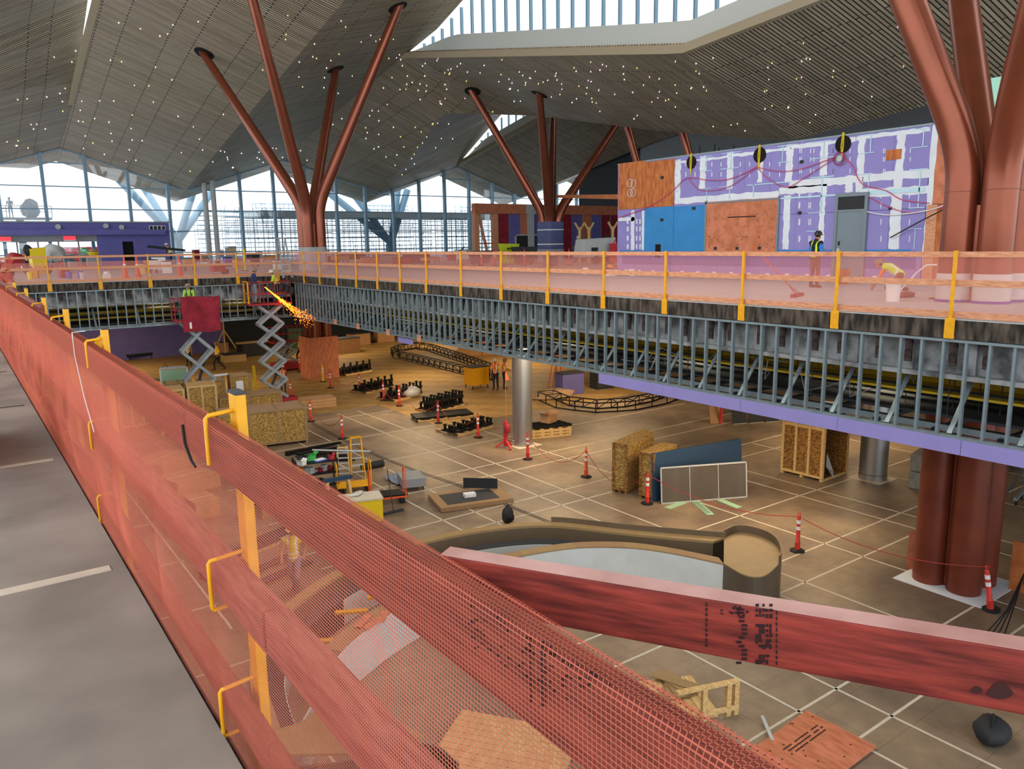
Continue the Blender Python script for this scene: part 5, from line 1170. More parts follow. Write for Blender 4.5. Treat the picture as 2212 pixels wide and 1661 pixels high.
# reveal beads
BD=[(225,378,262,381),(225,460,262,463),(257,380,261,460),(405,352,455,356),(400,438,455,442),(405,535,455,539),(222,548,262,551),(257,548,261,628),(595,324,660,328),(597,410,660,414),(627,328,631,410),(715,302,830,306),(708,395,822,400),(772,306,776,398),
 (1055,260,1130,265),(1055,357,1128,362),(1080,265,1085,357),(1255,235,1372,240),(1250,332,1400,337),(1325,240,1331,332),(1540,195,1635,200),(1535,303,1630,308),(1605,200,1611,303),(1855,158,1960,163),(1845,268,1950,273),(1920,163,1926,268),
 (870,485,1125,491),(905,490,911,568),(1250,445,1392,452),(1310,452,1317,660),(1235,660,1320,665),(1845,400,1950,406),(1895,406,1902,630),(1835,630,1930,636),(1520,428,1615,434),(1592,434,1598,540),(1068,562,1400,572),(1600,520,1930,545),(1225,770,1310,775),(1825,755,1915,760),(1868,760,1873,880),(700,505,765,509),(590,515,655,519),(763,505,768,580),(627,515,631,590)]
for r in BD: patch(*r,'bead_metal',wl,'reveal_bead',.03)
# plywood, blue membrane and red plywood panels, door
patch(103,360,263,640,'plywood',wl,'plywood_panel',.04); patch(265,350,434,626,'plywood',wl,'plywood_panel',.04)
patch(256,630,430,888,'blue_membrane',wl,'blue_membrane_panel',.03); patch(432,620,615,888,'blue_membrane',wl,'blue_membrane_panel',.028)
pp=patch(626,585,1052,900,'red_plywood',wl,'red_plywood_panel',.05)
for r in ((618,592,628,902),(1050,563,1060,900),(620,588,1058,596)): patch(*r,'door_grey',wl,'panel_frame',.07)
for k in range(90):
    x=640+random.random()*390; y=random.choice([668,700,740,805,820,850,865])+random.uniform(-4,4); patch(x,y,x+4,y+6,'knot',wl,'nail_hole',.0505) if k<46 else None
patch(755,683,925,690,'knot',wl,'slot',.0507)
patch(205,1080,1380,1050,'purple_dark',wl,'skirting_board') if 0 else None
# lower band below top rail level: blue foam board + pink skirting
for k in range(7): a=WY0+.2+k*2.0; O('lower_board',MB().box(-.02,a,ZD+.45,0,a+1.96,ZD+1.05),'purple_dark',wl)
for k in range(16): O('wedge_block',MB().box(-.05,WY0+.6+k*.88,ZD+.06,0,WY0+.76+k*.88,ZD+.2),'white_paint',wl)
O('blue_tape',MB().box(-.022,WY0+.4,ZD+1.05,0,WY1-.2,ZD+1.1),'blue_membrane',wl)
dr=T('steel_door','grey steel door with glass transom set into the purple wall','door',(XW,0,0))
ya,_=wy(1405,700); yb,_=wy(1580,700); zt=wy(1490,555)[1]; zm=wy(1490,655)[1]
O('leaf',MB().box(-.06,min(ya,yb)+.05,ZD+.01,-.02,max(ya,yb)-.05,zm),'door_grey',dr); 
for r in ((min(ya,yb)-.06,min(ya,yb)+.05),(max(ya,yb)-.05,max(ya,yb)+.06)): O('jamb',MB().box(-.10,r[0],ZD,-.018,r[1],zt+.06),'door_grey',dr)
O('head',MB().box(-.10,min(ya,yb)+.05,zt-.06,-.018,max(ya,yb)-.05,zt+.06),'door_grey',dr); O('transom_bar',MB().box(-.09,min(ya,yb)+.05,zm,-.018,max(ya,yb)-.05,zm+.07),'door_grey',dr)
O('transom_glass',MB().box(-.05,min(ya,yb)+.06,zm+.07,-.03,max(ya,yb)-.06,zt-.06),'charcoal',dr)
O('lever',MB().box(-.12,max(ya,yb)-.22,ZD+1.0,-.06,max(ya,yb)-.12,ZD+1.15),'light_grey',dr); O('card_reader',MB().box(-.08,max(ya,yb)-.2,ZD+1.25,-.06,max(ya,yb)-.13,ZD+1.4),'charcoal',dr)
def wall_disc(x,y,r,label):
    a,z=wy(x,y); t=T('duct_opening',label,'opening',(XW-.015,a,z)); O('rim',MB().tube([(0,0,0),(-.02,0,0)],r,24),'dark_gap',t)
    for k in range(3): O('yellow_cord',MB().tube([(-.03,-.03+.03*k,r+.1),(-.05,-.05+.05*k,-r*.2),(-.04,0,-r-.25)],.012,5),'bright_yellow',t)
    return t
wall_disc(537,362,.27,'round dark duct opening with yellow cords in the purple wall, smallest at left')
wall_disc(945,318,.29,'round dark duct opening with yellow cords in the middle of the purple wall')
wall_disc(1443,253,.30,'round dark duct opening with yellow cords near the right end of the purple wall')
def wcable(pts,r,m,label):
    O('wall_cable',MB().tube([(lambda q:(XW-.06,q[0],q[1]))(wy(*p)) for p in pts],r,6),m,label=label,cat='cable',smooth=True)
def dense(p,n=4): return [tuple(v) for v in arc(p,n)]
wcable(dense([(105,692),(300,620),(430,530),(515,455),(640,468),(750,465),(860,425),(930,388)]),.016,'cable_pink','pink cable draped from the left end to the middle of the purple wall')
wcable(dense([(520,455),(580,520),(660,530),(780,500),(930,392)]),.014,'cable_pink','lower loop of pink cable left of the middle duct opening')
wcable(dense([(930,390),(1060,415),(1180,405),(1290,370),(1400,330)]),.014,'cable_pink','pink cable between the middle and right duct openings')
wcable(dense([(935,392),(1000,460),(1110,510),(1220,450),(1400,335)]),.014,'cable_pink','deep loop of pink cable between the middle and right duct openings')
wcable(dense([(1440,325),(1500,380),(1560,490),(1700,530),(1800,585),(1960,605)]),.016,'cable_pink','pink cable falling right of the right duct opening')
wcable(dense([(1600,565),(1700,620),(1850,660),(2070,625)]),.014,'cable_pink','pink cable right of the grey door')
wcable(dense([(1565,650),(1700,675),(1850,665),(1990,640),(2085,600)]),.022,'cable_white','white cable strung from the grey door to the copper column')
a_,z_=wy(1428,340); t=T('cable_coil','coil of pink and silver cable hanging under the right duct opening','cable',(XW-.1,a_,z_))
O('coil',MB().tube([(0,.22*math.cos(k*.6),.22*math.sin(k*.6)) for k in range(22)],.02,6),'cable_pink',t); O('core',MB().blob((0,0,0),.05,.12,.12,10,6),'light_grey',t)
a_,z_=wy(185,510); t=T('cable_coil','coils of white cable hung on the plywood at the left end of the purple wall','cable',(XW-.07,a_,z_))
for dy,dz in ((.12,.2),(-.12,.15),(.1,-.25),(-.1,-.25)): O('coil',MB().tube([(0,dy+.16*math.cos(k*.6),dz+.18*math.sin(k*.6)) for k in range(12)],.013,5),'cable_white',t)
for (x,y,w_,h_,m,lab) in ((1745,315,90,60,'plywood','small plywood plate with a black box on the purple wall near its right end'),):
    o=patch(x-w_/2,y-h_/2,x+w_/2,y+h_/2,m,wl,'plywood_plate',.03)
for (x,y) in ((1195,358),(1183,663),(1725,636),(365,452),(553,636),(362,705),(683,875),(812,875),(945,873)): patch(x-9,y-9,x+9,y+9,'charcoal',wl,'outlet_box',.055)
patch(322,850,354,930,'dark_gap',wl,'access_hole',.035); patch(318,846,358,850,'door_grey',wl,'hole_frame',.045)
# plywood end section right of the wall
we=T('plywood_end_wall','tall reddish plywood wall between the purple wall and the large copper column','plywood',(XW,0,0))
O('upper_sheet',MB().box(0,11.2,1.05,.1,13.1,3.58),'red_plywood',we); O('lower_sheet',MB().box(.001,11.2,ZD,.1,12.75,1.03),'plywood',we); O('batten',MB().box(-.03,12.75,ZD,.1,13.08,1.03),'rail_wood',we)
O('green_glass_screen',MB().box(0,9.0,3.6,.05,12.6,4.9),'green_glass',kind=None,label='pale green glass screen above the plywood end wall',cat='glass screen',loc=(XW+1.2,0,0)); O('grey_pier',MB().box(0,0,0,.6,.7,6.2),'grey_paint',loc=(XW+1.2,12.7,ZD),label='grey pier behind the right end of the purple wall',cat='pier')
O('black_hose',MB().tube([D(1915,560)*1.0+Vector((0,0,0)) if 0 else Vector((XW-.1,14.2,.0)),Vector((XW-.2,13.2,.5)),Vector((XW-.3,11.5,1.3))],.02,6),'cable_black',label='black hose slanting in front of the plywood end wall',cat='hose')
# scaffolding behind the purple wall
def scaffold(label,x0,x1,y0,z0,z1,dx=2.0,dz=2.0,dy=1.3,m='dark_grey',plank=True,group=None):
    t=T('scaffold_bay',label,'scaffold',(x0,y0,z0),0,group); n=max(1,int((x1-x0)/dx)); h=z1-z0; s=None
    for i in range(n+1):
        for y in (0,dy):
            if s is None: s=O('standard',MB().tube([(0,0,0),(0,0,h)],.035,5),m,t)
            else: inst(s,t,(i*dx,y,0))
    k=int(h/dz); l=None
    for j in range(1,k+1):
        for y in (0,dy):
            for zz in (0,.5,1.0):
                if l is None: l=O('ledger',MB().tube([(0,0,0),(n*dx,0,0)],.03,5),m,t); l.location=(0,y,j*dz+zz)
                elif j*dz+zz<=h: inst(l,t,(0,y,j*dz+zz))
        if plank: O('plank',MB().box(0,0,j*dz-.06,n*dx,dy,j*dz),m,t)
    for j in range(k): O('brace',MB().tube([((j%2)*dx,0,j*dz),((1-j%2)*dx,0,(j+1)*dz)],.025,5),m,t); O('brace',MB().tube([((j%2)*dx+dx*(n-1),0,j*dz),((1-j%2)*dx+dx*(n-1),0,(j+1)*dz)],.025,5),m,t)
    return t
scaffold('black scaffold deck rising behind the left end of the purple wall',43,57,36,ZD,6.4,m='black_steel')
scaffold('black scaffold behind the middle of the purple wall, nearer the ceiling',42.5,54,27,ZD,5.4,m='black_steel')
scaffold('black scaffold behind the right part of the purple wall',42,52,19,ZD,5.2,m='black_steel')
O('wall_behind_right',MB().box(60,-10,ZD,60.3,60,16),'grey_paint',kind='structure')
O('wall_behind_right',MB().box(60.2,60,ZD,60.5,70,14),'dark_grey',kind='structure')
for (x,y) in ((1440,300),(1560,300)):
    p=onx(x,y,44); O('copper_strut',MB().tube([(p.x,p.y+1,1),(p.x-1.5,p.y+3,9.5)],.28,12),'copper_paint',label='copper branch seen behind the purple wall, '+('left' if x==1440 else 'right'),cat='branch',smooth=True)
# outside scaffolding beyond the glass
for i in range(8):
    scaffold('outside scaffold bay beyond the glass, '+['leftmost, beside the copper tree','second from the copper tree','third from the copper tree','fourth, left of the red framed room','fifth, above the red framed room','sixth, above the red framed room','seventh, right of the red framed room','rightmost, beside the purple wall'][i],24.5+i*6.6,24.5+i*6.6+6,85.5+(i%2)*1.5,-8.0,3.2 if i%2 else 4.2,1.5,1.6,1.5,'frame_blue',True,'scaffolding outside the glass')
for i in range(8):
    scaffold('second row scaffold bay behind the outside scaffolding, '+['leftmost','second from left','third from left','fourth from left','fourth from right','third from right','second from right','rightmost'][i],23+i*7.0,23+i*7.0+6.6,91+(i%2)*1.2,-8.0,5.2 if i%2 else 4.0,1.1,1.5,1.3,'frame_blue',True,'second row of scaffolding outside the glass')
O('outside_slab',MB().box(28,84.6,3.2,76,92,3.9),'light_grey',kind='structure')
O('outside_building',MB().box(20,150,ZF,150,152,-1.5),'grey_paint',kind='structure')
# man lift outside at the left
t=T('outside_platform','work platform with rail outside the glass at far left','platform',ony(28,470,84)+Vector((0,0,0))); 
O('deck',MB().box(-2,-.8,-.2,3,.8,0),'grey_paint',t); O('rail',MB().tube([(-2,-.8,1.0),(3,-.8,1.0)],.04,6).tube([(-2,-.8,.5),(3,-.8,.5)],.03,6),'grey_paint',t)
for x in (-2,-.5,1,3): O('post',MB().tube([(x,-.8,0),(x,-.8,1.0)],.04,6),'grey_paint',t)
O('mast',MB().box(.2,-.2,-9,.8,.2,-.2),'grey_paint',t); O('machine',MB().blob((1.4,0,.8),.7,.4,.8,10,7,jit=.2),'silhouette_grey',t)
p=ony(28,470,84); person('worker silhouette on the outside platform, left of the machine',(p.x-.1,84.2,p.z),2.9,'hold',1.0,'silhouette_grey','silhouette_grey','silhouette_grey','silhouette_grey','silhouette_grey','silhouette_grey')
# ================================================================ END DECK: PURPLE BUILDING
pb=T('entrance_wall','long purple sheathed entrance wall with glass doors at the left of the end deck','wall',(0,76,ZD))
za=ony(200,481,76).z-ZD; xr=ony(366,500,76).x; zs=ony(200,505,76).z-ZD; xl=ony(212,540,76).x
O('upper_band',MB().box(-9,0,zs,xr,.5,za),'purple_dark',pb); O('parapet',MB().box(-9,-.1,za,xr+.1,.6,za+.12),'grey_paint',pb)
O('soffit_band',MB().box(-9,-.7,zs-.1,xr-.5,0,zs+.35),'purple_dark',pb)
xd0,xd1=ony(266,540,76).x,ony(290,540,76).x
O('side_wall',MB().box(xl,.0,0,xd0,.4,zs),'purple_dark',pb); O('side_wall',MB().box(xd1,.0,0,xr,.4,zs),'purple_dark',pb); O('side_wall',MB().box(xd0,.0,2.15,xd1,.4,zs),'purple_dark',pb)
O('dark_doorway',MB().box(xd0,.3,0,xd1,.38,2.15),'dark_gap',pb)
for i in range(13):
    x=-8.5+i*(xl+8.5)/13; O('door_frame',MB().box(x,.05,0,x+.12,.2,zs-.2),'grey_paint',pb); O('door_glass',MB().box(x+.14,.1,.1,x+(xl+8.5)/13-.1,.13,zs-.75),'clear_glass',pb)
O('door_header',MB().box(-9,.02,zs-.65,xl,.2,zs-.1),'grey_paint',pb)
for (x,y) in ((125,490),(228,488),(262,491)):
    p=ony(x,y,75.9); o=T('flood_lamp','small round lamp on the purple entrance wall, '+{125:'leftmost',228:'middle with a hanging loop',262:'rightmost'}[x],'lamp',(p.x,75.95,p.z)); O('dish',MB().tube([(0,0,0),(0,-.18,0)],[.1,.22],12),'light_grey',o); O('bracket',MB().box(-.03,-.1,-.4,.03,0,0),'charcoal',o)
p=ony(322,487,75.9);q=ony(358,498,75.9); t=T('louver_window','white framed louver window high on the purple entrance wall','window',(p.x,75.9,q.z)); 
for i in range(4): O('pane',MB().box((q.x-p.x)*i/4+.05,0,0.05,(q.x-p.x)*(i+1)/4-.05,.05,p.z-q.z-.05),'charcoal',t)
O('frame',MB().box(0,.03,0,q.x-p.x,.09,p.z-q.z),'white_paint',t)
for (x,y) in ((10,517),(151,515)):
    p=ony(x,y,75.1); t=T('exit_sign','red and white exit sign over the glass doors, '+('left' if x==10 else 'right'),'sign',(p.x-.45,75.24,p.z-.2)); O('plate',MB().box(0,0,0,.9,.06,.4),'sign_red',t); O('white_edge',MB().box(0,-.005,0,.9,0,.08),'white_paint',t)
# outer wall / trucks seen through doors
O('red_truck_outside',MB().box(0,0,.6,7,2.4,3.2).box(7.1,.1,.5,8.8,2.3,2.4),'red_plastic',loc=(7,95,ZF+5.6),label='red vehicle standing outside the glass doors',cat='vehicle')
# ================================================================ END DECK CLUTTER
def bucket(label,px,py,m='white_paint',r=.15,h=.37,z=ZD,group=None):
    t=T('bucket',label,'bucket',onz(px,py,z),0,group); O('pail',MB().lathe([(r*.86,0),(r,h),(r*1.04,h),(r*1.04,h-.03),(r*.97,h-.03),(r*.97,h-.01),(r*.84,.02)],16),m,t,smooth=True); O('bail',MB().tube([(r*1.04*math.cos(a),0,h-.04+r*.9*math.sin(a)*(-.6)) for a in [math.pi*k/8 for k in range(9)]],.006,5),'light_grey',t); return t
bucket('white bucket beside the crouching worker on the long deck',1928,651,r=.17,h=.42)
for px,py,lab in ((1265,592,'white bucket on the long deck left of the purple wall'),(1365,596,'white bucket at the left foot of the purple wall')): bucket(lab,px,py,r=.15,h=.3)
for px,py,m,lab in ((258,602,'blue_plastic','blue bucket, left of two by the plywood sheet'),(282,600,'blue_plastic','blue bucket, right of two by the plywood sheet'),(232,602,'white_paint','small white box bucket right of the plywood'),(66,603,'bright_yellow','yellow mop bucket at the left of the end deck'),(180,604,'light_grey','pale bucket with yellow stool near the end guardrail')): 
    p=D(px,py)
    if px==232: pass
    bucket(lab,px-108 if px in(258,282) else px,py,m)
leaning('large tan plywood sheet standing behind the end guardrail',(178,604),(290,600),1.15,.03,'kraft_paper',.05)
p=D(232,604); carton('small white carton before the tan plywood sheet',p+Vector((0,.0,0)),.35,.3,.25,0,False,'white_paint')
def drum_mixer(label,px,py,m,s=1.0):
    t=T('mortar_mixer',label,'mixer',D(px,py),.3); O('drum',MB().tube([(-.1*s,-.45*s,.8*s),(0,-.2*s,.95*s),(0,.3*s,1.0*s),(0,.5*s,1.0*s)],[.28*s,.42*s,.42*s,.2*s],16),m,t,smooth=True); O('frame',MB().bar((-.4*s,-.3*s,.1),(.0,0,.8*s),.06).bar((.4*s,-.3*s,.1),(0,0,.8*s),.06).bar((0,.5*s,.1),(0,.2,.8*s),.06),'dark_grey',t)
    for x in (-.45*s,.45*s): O('wheel',MB().tube([(x,-.3*s-.0,.18),(x+.07,-.3*s,.18)],.18,14),'rubber',t)
    return t
drum_mixer('white drum mixer with round mouth behind the end guardrail',122,590,'light_grey',1.35)
drum_mixer('smaller red machine beside the bunched orange net',38,598,'lift_red',1.0)
t=T('yellow_machine','tall yellow hopper machine behind the end guardrail at left','machine',D(85,592),.2); O('hopper',MB().hexa([(-.35,-.3,.5),(.35,-.3,.5),(.35,.3,.5),(-.35,.3,.5),(-.5,-.35,1.6),(.45,-.35,1.7),(.45,.35,1.7),(-.5,.35,1.6)]),'bright_yellow',t); O('frame',MB().box(-.3,-.25,.0,.3,.25,.5),'yellow_paint',t); O('cover',MB().blob((-.5,0,1.5),.3,.3,.35,10,6,jit=.15),'charcoal',t,smooth=True)
t=T('green_hose_reel','green hose reel among tools before the purple entrance wall','reel',D(185,572),0); O('reel',MB().tube([(0,-.2,1.3),(0,.2,1.3)],.42,18),'green_plastic',t); O('stand',MB().box(-.3,-.3,0,.3,.3,.95),'dark_grey',t)
t=T('yellow_round_tray','cart with a yellow round tub and tan sacks behind the plywood sheet','cart',D(205,580),0); O('tub',MB().lathe([(.3,1.05),(.45,1.25),(.45,1.3)],18),'bright_yellow',t); O('cart_body',MB().box(-.5,-.35,.2,.5,.35,1.05),'grey_paint',t); O('sack',MB().blob((0,0,1.42),.35,.25,.15,10,6,jit=.1),'kraft_paper',t,smooth=True)
random.seed(77)
palm=['light_grey','dark_grey','grey_paint','bright_yellow','cardboard','lift_red','blue_plastic','white_paint','new_lumber','navy_panel','green_plastic','charcoal']
def clutter(label,px,py,w,d,h,m,rz=0,z=ZD,legs=False,cat='box',name='site_box'):
    t=T(name,label,cat,onz(px,py,z),rz); b0=.25 if legs else 0
    O('body',MB().box(-w/2,-d/2,b0,w/2,d/2,h),m,t,bev=.01); O('lid',MB().box(-w/2-.02,-d/2-.02,h,w/2+.02,d/2+.02,h+.05),'dark_grey' if m!='dark_grey' else 'grey_paint',t)
    if legs:
        for x in (-w/2+.05,w/2-.09):
            for y in (-d/2+.05,d/2-.09): O('leg',MB().box(x,y,0,x+.04,y+.04,b0),'black_steel',t)
    return t
cl=[(15,585,1.6,.8,.6,'white_paint','white wrapped pallet load at the far left of the end deck'),(55,575,1.2,.6,.9,'light_grey','pale grey cabinet left of the yellow machine'),(110,572,.9,.6,1.3,'dark_grey','dark tool chest behind the drum mixer'),(150,576,.8,.5,1.0,'grey_paint','grey tool chest right of the drum mixer'),
 (232,570,.5,.5,1.5,'new_lumber','narrow timber crate left of the dark tool racks'),(248,570,1.4,.6,1.3,'navy_panel','navy tool rack left of the dark doorway'),(345,583,.9,.7,.9,'white_paint','white wrapped cement stack beside the orange cones'),(322,585,.6,.5,.75,'cardboard','brown carton stack left of the white wrapped stack'),
 (445,566,1.0,.7,.8,'cardboard','cardboard carton right of the purple entrance wall'),(475,560,1.0,.7,1.2,'navy_panel','blue barrel rack beside the grey posts'),(500,562,1.3,.8,1.6,'cardboard','tall brown carton before the outside scaffold'),(538,566,1.1,.7,.9,'lift_red','dark red tool box before the scaffold glass'),
 (585,568,1.4,.8,.7,'cardboard','low brown box stack left of the copper tree'),(560,560,.8,.6,1.0,'grey_paint','grey cabinet left of the copper tree')]
for px,py,w_,d_,h_,m,lab in cl: clutter(lab,px,py,w_,d_,h_,m,random.uniform(-.3,.3),legs=random.random()<.4)
cl2=[(28,588,.7,.5,.5,'kraft_paper','brown sack stack at the far left behind the end guardrail'),(75,602,.4,.4,.45,'yellow_paint','small yellow box low behind the end guardrail at left'),(140,600,.5,.3,.5,'lift_red','small red tool box left of the tan plywood sheet'),(160,590,.5,.4,.8,'grey_paint','narrow grey cabinet left of the tan plywood sheet'),(262,575,.5,.4,1.0,'light_grey','white cabinet before the dark doorway'),
 (308,592,.35,.3,.6,'new_lumber','short timber box right of the two orange cones'),(332,590,.5,.4,.8,'white_paint','left white drum crate right of the orange cones'),(362,590,.5,.4,.7,'white_paint','right white drum crate right of the orange cones'),(410,585,.7,.5,.8,'cardboard','brown carton behind the third orange cone'),(425,570,.5,.5,1.3,'lift_red','red cabinet right of the purple entrance wall'),
 (492,575,.6,.4,.7,'blue_plastic','blue tub near the grey facade posts'),(515,578,.7,.5,.6,'new_lumber','pale lumber box near the yellow bollard'),(552,575,.6,.5,.9,'charcoal','black cabinet left of the copper tree foot'),(600,582,.5,.4,.6,'white_paint','white bucket box at the corner by the stepladder'),
 (708,566,2.2,.6,.5,'lift_red','low red pipe bundle right of the corner copper tree'),(735,569,1.5,.7,.7,'cardboard','brown carton row right of the corner copper tree'),(765,566,2.0,.8,.8,'charcoal','dark equipment box before the scaffold glass'),(800,569,1.6,.6,.5,'red_plywood','reddish lumber pile, left part of the long deck'),(835,567,2.4,.8,.6,'grey_paint','long grey equipment case before the scaffold glass'),
 (870,570,1.6,.6,.5,'lift_red','red hose box on the long deck'),(900,568,2.2,.8,.7,'charcoal','dark steel bin before the scaffold glass'),(930,570,1.5,.6,.5,'rail_wood','pinkish lumber stack left of the power trowel'),(1000,566,1.3,.7,1.0,'white_paint','white box behind the black tipping cart'),(1190,575,1.0,.5,.6,'navy_panel','navy box at the foot of the blue wrapped column'),(1335,590,.4,.4,.3,'orange_plastic','orange cord box at the left end of the purple wall')]
for px,py,w_,d_,h_,m,lab in cl2: clutter(lab,px,py,w_,d_,h_,m,random.uniform(-.4,.4),legs=random.random()<.3)
t=T('floor_grinder','red wheeled floor grinder on the end deck above the right scissor lift','machine',D(475,592),.3); O('body',MB().box(-.5,-.2,.15,.3,.2,.5),'lift_red',t,bev=.03); O('motor',MB().lathe([(.14,.5),(.14,.75)],12,(-.1,0,0)),'dark_grey',t); O('handle',MB().tube([(-.4,0,.5),(-.7,0,1.0)],.02,6),'dark_grey',t); O('wheel',MB().tube([(.35,-.2,.14),(.35,.2,.14)],.14,14),'rubber',t)
O('black_pipe',MB().tube([ony(318,532,60),ony(400,541,60)],.09,10),'charcoal',label='long black pipe carried by the workers before the purple entrance wall',cat='pipe')
oc=None
for k,(px,py) in enumerate(((272,602),(299,603),(390,600))):
    L='orange traffic cone on the end deck, '+('beside the plywood sheet','right of the plywood sheet','behind the middle of the end guardrail')[k]
    if oc is None: 
        oc=T('orange_cone',L,'cone',(0,0,0),0,'orange cones on the end deck'); O('base',MB().box(-.22,-.22,0,.22,.22,.04),'cone_orange',oc); O('body',MB().lathe([(.16,.04),(.09,.5),(.03,1.15)],14),'cone_orange',oc,smooth=True); O('white_collar',MB().lathe([(.082,.6),(.062,.8)],14),'reflector',oc); oc.location=D(px,py)
    else: dup(oc,D(px,py),0,L)
stepladder('fiberglass stepladder standing at the corner of the end deck',622,600,.2,1.9,'grey_paint',z=ZD)
t=T('yellow_bollard','yellow post with base on the end deck before the scaffold glass','post',D(530,585)); O('tube',MB().lathe([(.07,0),(.07,1.4)],12),'bright_yellow',t); O('foot',MB().lathe([(.22,0),(.2,.04)],12),'dark_grey',t)
# ================================================================ LONG DECK THINGS
# red framed room
y0=60; p0=ony(1027,545,y0); p1=ony(1345,545,y0); zt=ony(1100,462,y0).z-ZD; W_=p1.x-p0.x
rr=T('red_framed_room','half open room with reddish beams and purple and red wall panels on the far deck','room',(p0.x,y0,ZD))
xa=ony(1067,500,y0).x-p0.x
for x in (0,xa,W_-.4): O('post',MB().box(x,0,0,x+.5,.5,zt),'rail_wood' if x<W_-1 else 'red_plywood',rr)
O('top_beam',MB().box(0,-.1,zt,W_,.5,zt+.9),'red_plywood',rr); O('mid_beam',MB().box(.5,0,zt*.35,xa,.2,zt*.35+.12),'red_plywood',rr); O('diagonal',MB().bar((.5,.1,zt),(xa-.6,.1,.2),.2),'rail_wood',rr)
O('concrete_pier',MB().box(ony(1140,500,y0).x-p0.x,-.15,0,ony(1152,500,y0).x-p0.x,.3,zt+.9),'light_grey',rr); O('grey_lintel',MB().box(ony(1136,500,y0).x-p0.x,-.12,zt,ony(1172,500,y0).x-p0.x,.2,zt+.9),'light_grey',rr)
nP=12
for i in range(nP):
    a=xa+.5+(W_-xa-.9)*i/nP; b_=xa+.5+(W_-xa-.9)*(i+1)/nP-.05
    O('wall_panel',MB().box(a,.1,0,b_,.2,zt),['red_fabric','purple_dark','red_plywood','purple_dark','red_fabric','red_fabric'][i%6],rr); O('stud',MB().box(b_,.05,0,b_+.05,.2,zt),'galv_steel',rr)
for (xa_,xb_,m) in ((1115,1140,'charcoal'),(1150,1172,'navy_panel')):
    a=ony(xa_,520,y0).x-p0.x;b_=ony(xb_,520,y0).x-p0.x; O('door_opening',MB().box(a,-.02,0,b_,.12,2.2),m,rr); O('door_frame',MB().box(a-.1,-.06,0,a,.12,2.3).box(b_,-.06,0,b_+.1,.12,2.3).box(a-.1,-.06,2.2,b_+.1,.12,2.32),'light_grey',rr)
O('side_wall',MB().box(W_-.2,0,0,W_,6,zt+.9),'red_fabric',rr)
# dark service wall right of tree 2
sv=T('service_wall','dark blue service wall with open slots left of the purple wall','wall',(ony(1222,520,68).x,68,ZD)); wv=ony(1340,520,68).x-ony(1222,520,68).x
O('panel',MB().box(0,0,0,wv,.3,1.9),'charcoal',sv); O('blue_band',MB().box(0,-.1,1.9,wv,.3,2.9),'purple_dark',sv); O('slot_frame',MB().box(0,-.05,2.9,wv,.2,3.1).box(0,-.05,3.9,wv,.2,4.05),'frame_blue',sv)
for i in range(14): O('slot_stud',MB().box(wv*i/14,0,3.1,wv*i/14+.08,.1,3.9),'frame_blue',sv)
O('lavender_board',MB().box(ony(1268,520,68).x-ony(1222,520,68).x,-.15,.5,ony(1300,520,68).x-ony(1222,520,68).x,-.1,2.4),'purple_board',sv)
def dumpster(label,a,b,h,m,z=ZD):
    p,rz,w=place(a,b,z); t=T('dumpster',label,'dumpster',p,rz); O('bin',MB().hexa([(.3,0,.1),(w-.3,0,.1),(w-.3,1.2,.1),(.3,1.2,.1),(0,0,h),(w,0,h),(w,1.4,h),(0,1.4,h)]),m,t); O('rim',MB().box(-.03,-.04,h-.08,w+.03,0,h),'charcoal',t)
    for x in (.4,w-.5): O('wheel',MB().tube([(x,.1,.1),(x+.08,.1,.1)],.1,12),'rubber',t)
    return t
dumpster('black sided dumpster left of the blue wrapped tree foot',(1108,572),(1162,571),1.25,'charcoal')
t=T('lime_sign_board','lime green sign board with a black arrow leaning on the black dumpster','sign',D(1080,572),-.05); O('board',MB().hexa([(.2,0,.1),(1.35,0,.1),(1.35,.05,.1),(.2,.05,.1),(-.1,0,1.5),(1.7,0,1.45),(1.7,.05,1.45),(-.1,.05,1.5)]),'lime',t)
O('arrow',MB().box(.75,-.01,1.1,1.15,0,1.16).add([(.75,-.01,1.24),(.75,-.01,1.02),(.6,-.01,1.13),(.75,0,1.24),(.75,0,1.02),(.6,0,1.13)],[(0,1,2),(5,4,3)]),'charcoal',t); O('ring_mark',MB().tube([(.85+.16*math.cos(a),-.01,.6+.16*math.sin(a)) for a in [2*math.pi*k/16 for k in range(17)]],.04,5),'charcoal',t)
dumpster('small black tipping cart left of the red framed room',(1010,572),(1046,572),1.0,'charcoal')
t=T('generator','light grey towable generator between the two lime vested workers','generator',D(1290,571),-.1); O('housing',MB().hexa([(-1.6,-.6,.5),(1.3,-.6,.5),(1.3,.6,.5),(-1.6,.6,.5),(-1.45,-.5,1.7),(1.2,-.5,1.8),(1.2,.5,1.8),(-1.45,.5,1.7)]),'light_grey',t,bev=.05); O('vent',MB().box(-.9,-.64,.9,-.4,-.58,1.15),'charcoal',t); O('tow_bar',MB().bar((-1.6,0,.45),(-2.4,0,.4),.08),'dark_grey',t)
for x in (-.5,.7): O('wheel',MB().tube([(x,-.62,.3),(x,-.5,.3)],.3,16),'rubber',t)
t=T('red_pump','red wheeled pump right of the grey generator','pump',D(1297,572)+Vector((1.2,0,0)),0); O('body',MB().box(-.2,-.2,.1,.2,.2,1.4),'red_plastic',t); O('handle',MB().tube([(0,0,1.4),(.2,0,1.7)],.04,6),'red_plastic',t)
for k,(px,py) in enumerate(((1069,574),(1133,574),(1229,573),(1040,574))):
    dup(cbase['cone_red'],D(px,py),0,'red and white traffic post on the long deck, '+('left of the lime sign','right of the lime sign','left of the lime vested walker','at the black tipping cart')[k],'traffic posts on the long deck')
